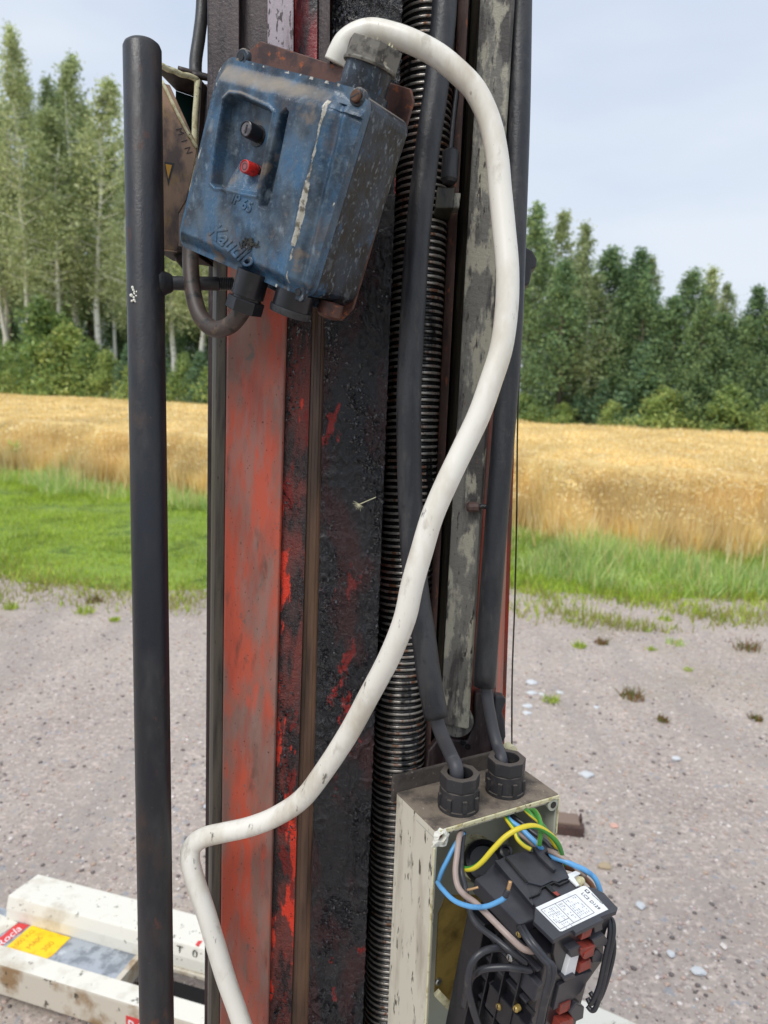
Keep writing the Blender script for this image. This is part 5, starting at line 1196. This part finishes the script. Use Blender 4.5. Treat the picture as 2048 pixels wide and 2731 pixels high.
lp = Cc.prism('label_plate', 1, [(1427, 2418), (1466, 2400), (1560, 2363), (1585, 2368), (1611, 2381), (1648, 2421), (1644, 2431), (1602, 2446), (1611, 2453), (1536, 2489), (1528, 2480), (1476, 2508), (1423, 2456)], H_ - .0040, H_, BP, con, at=H_, bvl=.0006)
Cc.prism('gap', 1, [(1412, 2392), (1438, 2380), (1442, 2366), (1478, 2351), (1492, 2357), (1518, 2345), (1519, 2347), (1493, 2360), (1478, 2354), (1445, 2368), (1441, 2382), (1414, 2394)], H_ - .0036, H_ - .0008, M['root'], con, at=H_ - .0008)
Cc.prism('keyhole', 1, [(1455, 2363), (1468, 2360), (1476, 2372), (1496, 2388), (1488, 2392), (1470, 2378)], H_ - .0036, H_ - .0007, M['root'], con, at=H_ - .0007)
Cc.prism('red_indicator', 1, [(1474, 2380), (1484, 2377), (1493, 2386), (1487, 2390)], H_ - .0007, H_ - .0003, M['redplastic'], con, at=H_ - .0004)
LZ = H_ + .0004
lab = Cc.prism('rating_label', 1, [(1429, 2420), (1554, 2363), (1561, 2363), (1568, 2367), (1622, 2425), (1500, 2483), (1493, 2483), (1488, 2478)], H_ + .00005, LZ, M['paper'], con, at=LZ)
def lline(a, b, wpx=1.1, mt=None, nm='printed_line'):
    pa, pb = [Cc.w(*Cc.hit(p[0], p[1], 1, LZ + .0001)) for p in (a, b)]; d = (pb - pa).normalized(); s_ = d.cross(Cc.ey) * (wpx * .61 / F / 2)
    return [pa - s_, pb - s_, pb + s_, pa + s_]
z2 = lambda x, y: (1400 + x * .1567, 2340 + y * .1567)
pm = bmesh.new()
for a, b in (((270, 555), (860, 290)), ((860, 290), (1180, 600)), ((1180, 600), (600, 885)), ((600, 885), (270, 555)), ((515, 450), (830, 770)), ((640, 395), (955, 710)), ((575, 780), (750, 690))):
    q = lline(z2(*a), z2(*b)); bprism(pm, q, [v + Cc.ey * .0001 for v in q])
from_bm('printed_table', pm, M['ink'], lab)
pm = bmesh.new()
tr = random.Random(3)
def cell(o_, u_, v_, nu, nv, dens=.75):     # rows of tiny print between o, o+u, o+v
    for j in range(nv):
        for i in range(nu):
            if tr.random() > dens: continue
            a = (o_[0] + u_[0] * (i + .15) / nu + v_[0] * (j + .5) / nv, o_[1] + u_[1] * (i + .15) / nu + v_[1] * (j + .5) / nv)
            k = tr.uniform(.35, .8); b = (a[0] + u_[0] * k / nu, a[1] + u_[1] * k / nu)
            q = lline(z2(*a), z2(*b), tr.choice([1.0, 1.4, 1.9])); bprism(pm, q, [v + Cc.ey * .0001 for v in q])
cell((670, 400), (270, 275), (185, -85), 7, 6); cell((550, 455), (265, 270), (75, -32), 7, 3, .6); cell((310, 565), (230, 225), (190, -82), 6, 7); cell((600, 790), (110, 95), (120, -52), 3, 4)
from_bm('small_print', pm, M['greyink'], lab)
def ltext(s_, x, y, size, mt=M['ink'], spacing=1):
    c_ = Cc.w(*Cc.hit(*z2(x, y), 1, LZ + .0002)); a = Cc.w(*Cc.hit(*z2(975, 270), 1, LZ)); b = Cc.w(*Cc.hit(*z2(1250, 520), 1, LZ))
    text('printed_lettering', s_, c_, (b - a), Cc.ex, size, mt, lab, .00005)
ltext('LC2', 1025, 318, .0046); ltext('D129', 1190, 468, .0046); ltext('Telemecanique', 1225, 360, .0021, M['ink'])
lg = Cc.hit(*z2(1060, 240), 1, LZ); f_ = Frame(Cc.w(lg[0], LZ + .0001, lg[2]), Cc.ex, Cc.ey, Cc.ez)
f_.box('printed_logo', (-.0016, 0, -.0020), (.0016, .0001, .0020), M['ink'], lab); f_.box('printed_logo', (-.0009, .00012, -.0011), (.0009, .0002, .0011), M['paper'], lab)
# front face details, traced on the front plane (z = 0)
z6 = lambda x, y: (1150 + x * .3074, 2400 + y * .3074)
def fp(nm, pts, z0, z1, mt, bvl=.0005, par=None): return Cc.prism(nm, 2, [z6(*p) for p in pts], z0, z1, mt, par or con, at=z1, bvl=bvl)
fp('front_cover', [(1075, 360), (1160, 300), (1560, 150), (1500, 330), (1490, 520), (1320, 760), (1240, 1150), (960, 1260), (1080, 560), (1060, 470)], .006, .003, DPm)
fp('front_panel', [(1110, 740), (1260, 660), (1400, 620), (1300, 800), (1210, 880), (1060, 960)], .004, .0005, BP)
for pts, z1 in ((((1320, 268), (1405, 232), (1382, 318), (1298, 352)), -.001), (((1300, 430), (1425, 395), (1408, 486), (1330, 520), (1296, 470)), -.0045), (((1300, 560), (1385, 516), (1385, 592), (1280, 640)), -.003), (((1125, 915), (1215, 875), (1200, 960), (1110, 1000)), -.001), (((1120, 1070), (1235, 1030), (1230, 1110), (1100, 1160)), -.0045)):
    fp('red_tab', pts, .004, z1, M['redplastic'])
Cc.prism('red_tab', 1, [z6(1285, 392), z6(1352, 348), z6(1425, 398), z6(1330, 470)], Cc.hit(*z6(1340, 470), 2, -.0045)[1] - .002, Cc.hit(*z6(1425, 398), 2, -.0045)[1], M['redplastic'], con)
fp('white_slider', [(1205, 500), (1285, 470), (1245, 645), (1150, 688)], .004, -.0012, M['paper'])
for pts in (((1195, 440), (1290, 395), (1322, 440), (1300, 480), (1215, 505)), ((1395, 350), (1500, 300), (1535, 350), (1520, 395), (1420, 420)), ((1400, 490), (1440, 440), (1490, 470), (1475, 540), (1400, 550)), ((1145, 685), (1240, 640), (1260, 670), (1160, 715)), ((1200, 985), (1260, 900), (1330, 930), (1320, 1030), (1250, 1060)), ((1410, 215), (1480, 180), (1490, 260), (1420, 290))):
    fp('terminal_block', pts, .004, -.003, BP, .0008)
# left flank: stepped ribs running front to back, with screws
x0 = .004
for k, (yy, hh, dx) in enumerate(((H_ - .031, .0035, -.0038), (H_ - .0385, .0022, -.0052), (H_ - .046, .0045, -.0020), (H_ - .056, .0030, -.0045), (H_ - .066, .0060, -.0015), (H_ - .077, .0022, -.0042), (H_ - .085, .0050, -.0010), (H_ - .097, .0030, -.0048), (H_ - .108, .0050, -.0020), (H_ - .120, .0022, -.0040), (H_ - .132, .0050, -.0020))):
    Cc.box('flank_rib', (x0 + dx, yy, .004 + (k % 3) * .004), (x0 + .001, yy + hh, D_ - .004 - (k % 2) * .01), BP if k % 2 else DPm, con, .0006)
for k in range(4):      # terminal chambers, open towards the viewer
    Cc.box('flank_wall', (x0 - .0085, H_ - .150, .0200 + k * .016), (x0 + .001, H_ - .040 - (k % 2) * .018, .0216 + k * .016), DPm, con, .0004)
Cc.box('flank_cover', (x0 - .006, H_ - .066, .004), (x0 + .001, H_ - .048, .034), BP, con, .001)
Cc.box('flank_cover', (x0 - .007, H_ - .118, .004), (x0 + .001, H_ - .092, .050), DPm, con, .001)
def screw(nm, px, py, r_, mt, depth=-.003):
    c_ = Cc.w(*Cc.hit(px, py, 0, depth)); s_ = lathe(nm, c_, -Cc.ex, [(r_, -.003), (r_, .0012), (r_ * .7, .0022)], mt, con, seg=16)
    f_ = Frame(c_ - Cc.ex * .0022, Cc.ey, Cc.ez + Cc.ey * .4, Cc.ex); f_.box('slot', (-r_ * .8, -.0004, -.0002), (r_ * .8, .0004, .0004), M['ink'], s_)
screw('terminal_screw', 1278, 2496, .0052, M['zinc'], -.008); screw('terminal_screw', 1385, 2490, .0030, M['brass']); screw('terminal_screw', 1331, 2684, .0030, M['brass']); screw('terminal_screw', 1361, 2553, .0034, M['zinc']); screw('terminal_screw', 1377, 2690, .0028, M['brass'])
lathe('washer', Cc.w(*Cc.hit(1272, 2492, 0, -.004)), -Cc.ex, [(.0068, -.002), (.0068, .001)], M['zinc'], con, seg=20)
Cc.box('rear_block', (-.012, -.10, D_ - .022), (.01, H_ - .034, D_ - .001), DPm, con, .0015)
Cc.prism('broken_terminal', 1, [(1508, 2335), (1538, 2322), (1548, 2330), (1530, 2340), (1545, 2362), (1538, 2364)], H_ - .003, H_ - .0016, M['paper'], con, at=H_ - .002)
lathe('broken_terminal_post', Cc.w(*Cc.hit(1548, 2350, 1, H_ - .004)), Cc.ey, [(.0045, -.01), (.0042, .001), (.0028, .003)], M['cream'], con, seg=9)
# stiff black link wires of the contactor
def zz(pts, d): return [P(1000 + x * .422, 1950 + y * .422, dd_ if isinstance(dd_, float) else d) for x, y, dd_ in pts]
def wire(nm, pts, r_, mt, label, group=None, sc=CS / 1.3):
    o = tube(nm, [P(1000 + x * .422, 1950 + y * .422, d) for x, y, d in pts], r_, mt, None, seg=12, k=6)
    return tag(recentre(o), label, 'wire', group)
def link_wire(pts, r_=.0021): tube('link_wire', [P(1000 + x * .422, 1950 + y * .422, d) for x, y, d in pts], r_, M['wblack'], con, seg=10, k=5)
for s_ in (0, 1):
    dx = -26 * s_
    link_wire([(935 + dx, 1235, .612), (960 + dx, 1280, .602), (1010 + dx, 1350, .594), (1085 + dx, 1440, .590), (1125 + dx, 1485, .588), (1125 + dx, 1560, .588), (1085 + dx * .6, 1680, .592), (1050 + dx * .6, 1851, .60), (1030 + dx * .6, 2000, .60)], .0024)
    link_wire([(1470 - 14 * s_, 1165, .655), (1503 - 22 * s_, 1205, .648), (1506 - 24 * s_, 1290, .645), (1480 - 24 * s_, 1420, .645), (1440 - 22 * s_, 1600, .648), (1400 - 18 * s_, 1735 - 40 * s_, .65), (1372 - 10 * s_, 1765 - 44 * s_, .652), (1342, 1735 - 50 * s_, .655)], .0022)
link_wire([(1455, 1350, .66), (1500, 1300, .652), (1508, 1400, .65), (1470, 1560, .65), (1425, 1680, .652), (1395, 1700, .655), (1360, 1650, .66)], .0022)
wire('blue_wire', [(395, 955, .665), (425, 997, .65), (500, 1070, .635), (600, 1108, .622), (700, 1108, .612), (790, 1072, .606), (822, 1048, .604)], .0021, M['wblue'], 'light blue wire curving to a bare copper end in front of the contactor')
Zv = Vector((0, 0, 1))
tag(recentre(tube('grey_cable', [P(1155, 1890, .702), P(1167, 1930, .702), P(1180, 1965, .702), P(1203, 2015, .704), P(1217, 2050, (g1c - CAM).dot(fwd) - .004), g1c + Zv * .022 - rgt * .003, g1c + Zv * .004]  , .0066, M['cable'], seg=16)),
    'dark grey cable entering the left gland of the beige enclosure', 'cable')
tag(recentre(tube('grey_cable', [P(1294, 1800, .752), P(1298, 1850, .752), P(1313, 1935, .75), P(1327, 1990, .742), P(1337, 2022, (g2c - CAM).dot(fwd) - .002), g2c + Zv * .020 - rgt * .003, g2c + Zv * .004], .0058, M['cable'], seg=16)),
    'dark grey cable entering the right gland of the beige enclosure', 'cable')
bw = [o for o in col.objects if o.name == 'blue_wire'][0]
o = tube('black_sleeve', [P(1346, 2392, .603), P(1351, 2382, .603), P(1355, 2373, .603)], .0024, M['wblack'], bw, seg=10, k=3)
o = tube('copper_end', [P(1354, 2376, .603), P(1358, 2363, .603), P(1361, 2350, .603)], .0016, M['copper'], bw, seg=8, k=3)
wire('blue_wire', [(560, 640, .68), (500, 730, .672), (460, 810, .668), (425, 880, .668), (400, 950, .672)], .0021, M['wblue'], 'light blue wire at the left inner edge of the enclosure')
wire('grey_wire', [(545, 640, .68), (530, 680, .665), (518, 780, .655), (508, 880, .648), (520, 970, .642), (560, 1030, .635), (640, 1090, .625), (740, 1190, .612), (850, 1300, .60), (925, 1368, .596), (975, 1388, .598), (1000, 1388, .605)], .0026, M['wgrey'], 'long pinkish grey wire running down the left flank of the contactor')
wire('black_wire', [(558, 640, .682), (546, 760, .668), (545, 880, .655), (570, 990, .648), (590, 1110, .64), (640, 1215, .63), (760, 1312, .615), (870, 1400, .606), (955, 1465, .608)], .0026, M['wblack'], 'black wire beside the pinkish grey one, ending on the contactor flank')
wire('black_wire', [(850, 1385, .62), (780, 1370, .612), (680, 1395, .606), (610, 1470, .604), (588, 1600, .606), (610, 1720, .61), (650, 1851, .615), (690, 1980, .62)], .0030, M['wblack'], 'black wire looping out from the contactor flank and down out of view')
wire('black_wire', [(985, 1512, .61), (900, 1500, .605), (820, 1492, .605), (700, 1500, .608), (645, 1525, .612), (610, 1560, .62), (580, 1640, .63), (560, 1740, .64)], .0028, M['wblack'], 'short black wire crossing the contactor flank below the loop')
wire('yellow_green_wire', [(540, 850, .665), (565, 870, .66), (620, 866, .655), (680, 822, .652), (750, 742, .65), (830, 662, .65), (920, 612, .652), (1010, 600, .658), (1090, 640, .665), (1150, 702, .67), (1178, 770, .678), (1190, 850, .69)], .0024, M['yg'], 'thick yellow and green earth wire arching over the opening')
wire('yellow_green_wire', [(955, 500, .70), (985, 528, .692), (1040, 575, .688), (1090, 640, .685), (1125, 700, .688), (1150, 740, .69)], .0022, M['yg'], 'yellow and green wire behind the arch, running to the right corner')
wire('yellow_green_wire', [(985, 500, .705), (1010, 505, .695), (1035, 545, .68), (1048, 600, .67), (1046, 660, .668), (1038, 720, .67)], .0022, M['yg'], 'yellow and green wire bent sharply downwards in front of the arch')
wire('yellow_green_wire', [(810, 520, .71), (835, 560, .70), (880, 625, .69), (900, 680, .685), (940, 722, .682), (985, 748, .68)], .0021, M['yg'], 'yellow and green wire passing under the arch from the left gland')
wire('blue_wire', [(825, 530, .71), (860, 570, .70), (920, 612, .695), (970, 660, .69), (1020, 708, .685), (1080, 770, .69), (1130, 798, .682), (1200, 822, .675), (1260, 848, .672), (1330, 880, .67), (1390, 930, .668), (1420, 1000, .668), (1424, 1040, .672)], .0024, M['wblue'], 'light blue wire sweeping round the right side of the contactor')
wire('grey_wire', [(900, 640, .70), (960, 680, .695), (1010, 720, .69), (1080, 750, .69), (1130, 768, .682), (1200, 808, .676), (1270, 862, .673), (1330, 915, .672)], .0024, M['wgrey'], 'grey wire above the light blue one behind the contactor')
wire('brown_wire', [(1160, 840, .70), (1200, 858, .69), (1270, 880, .682), (1315, 920, .68), (1360, 960, .68), (1385, 1000, .684)], .0024, M['wbrown'], 'brown wire under the light blue one at the back of the contactor')
wire('black_wire', [(860, 530, .715), (930, 580, .708), (1000, 640, .70), (1070, 690, .695), (1120, 740, .69), (1180, 775, .688)], .0021, M['wblack'], 'black wire deep in the enclosure behind the yellow and green wires')
wire('bare_wire', [(585, 1003, .632), (610, 998, .630), (652, 987, .628)], .0011, M['copper'], 'short bare copper wire end at the rear of the contactor')
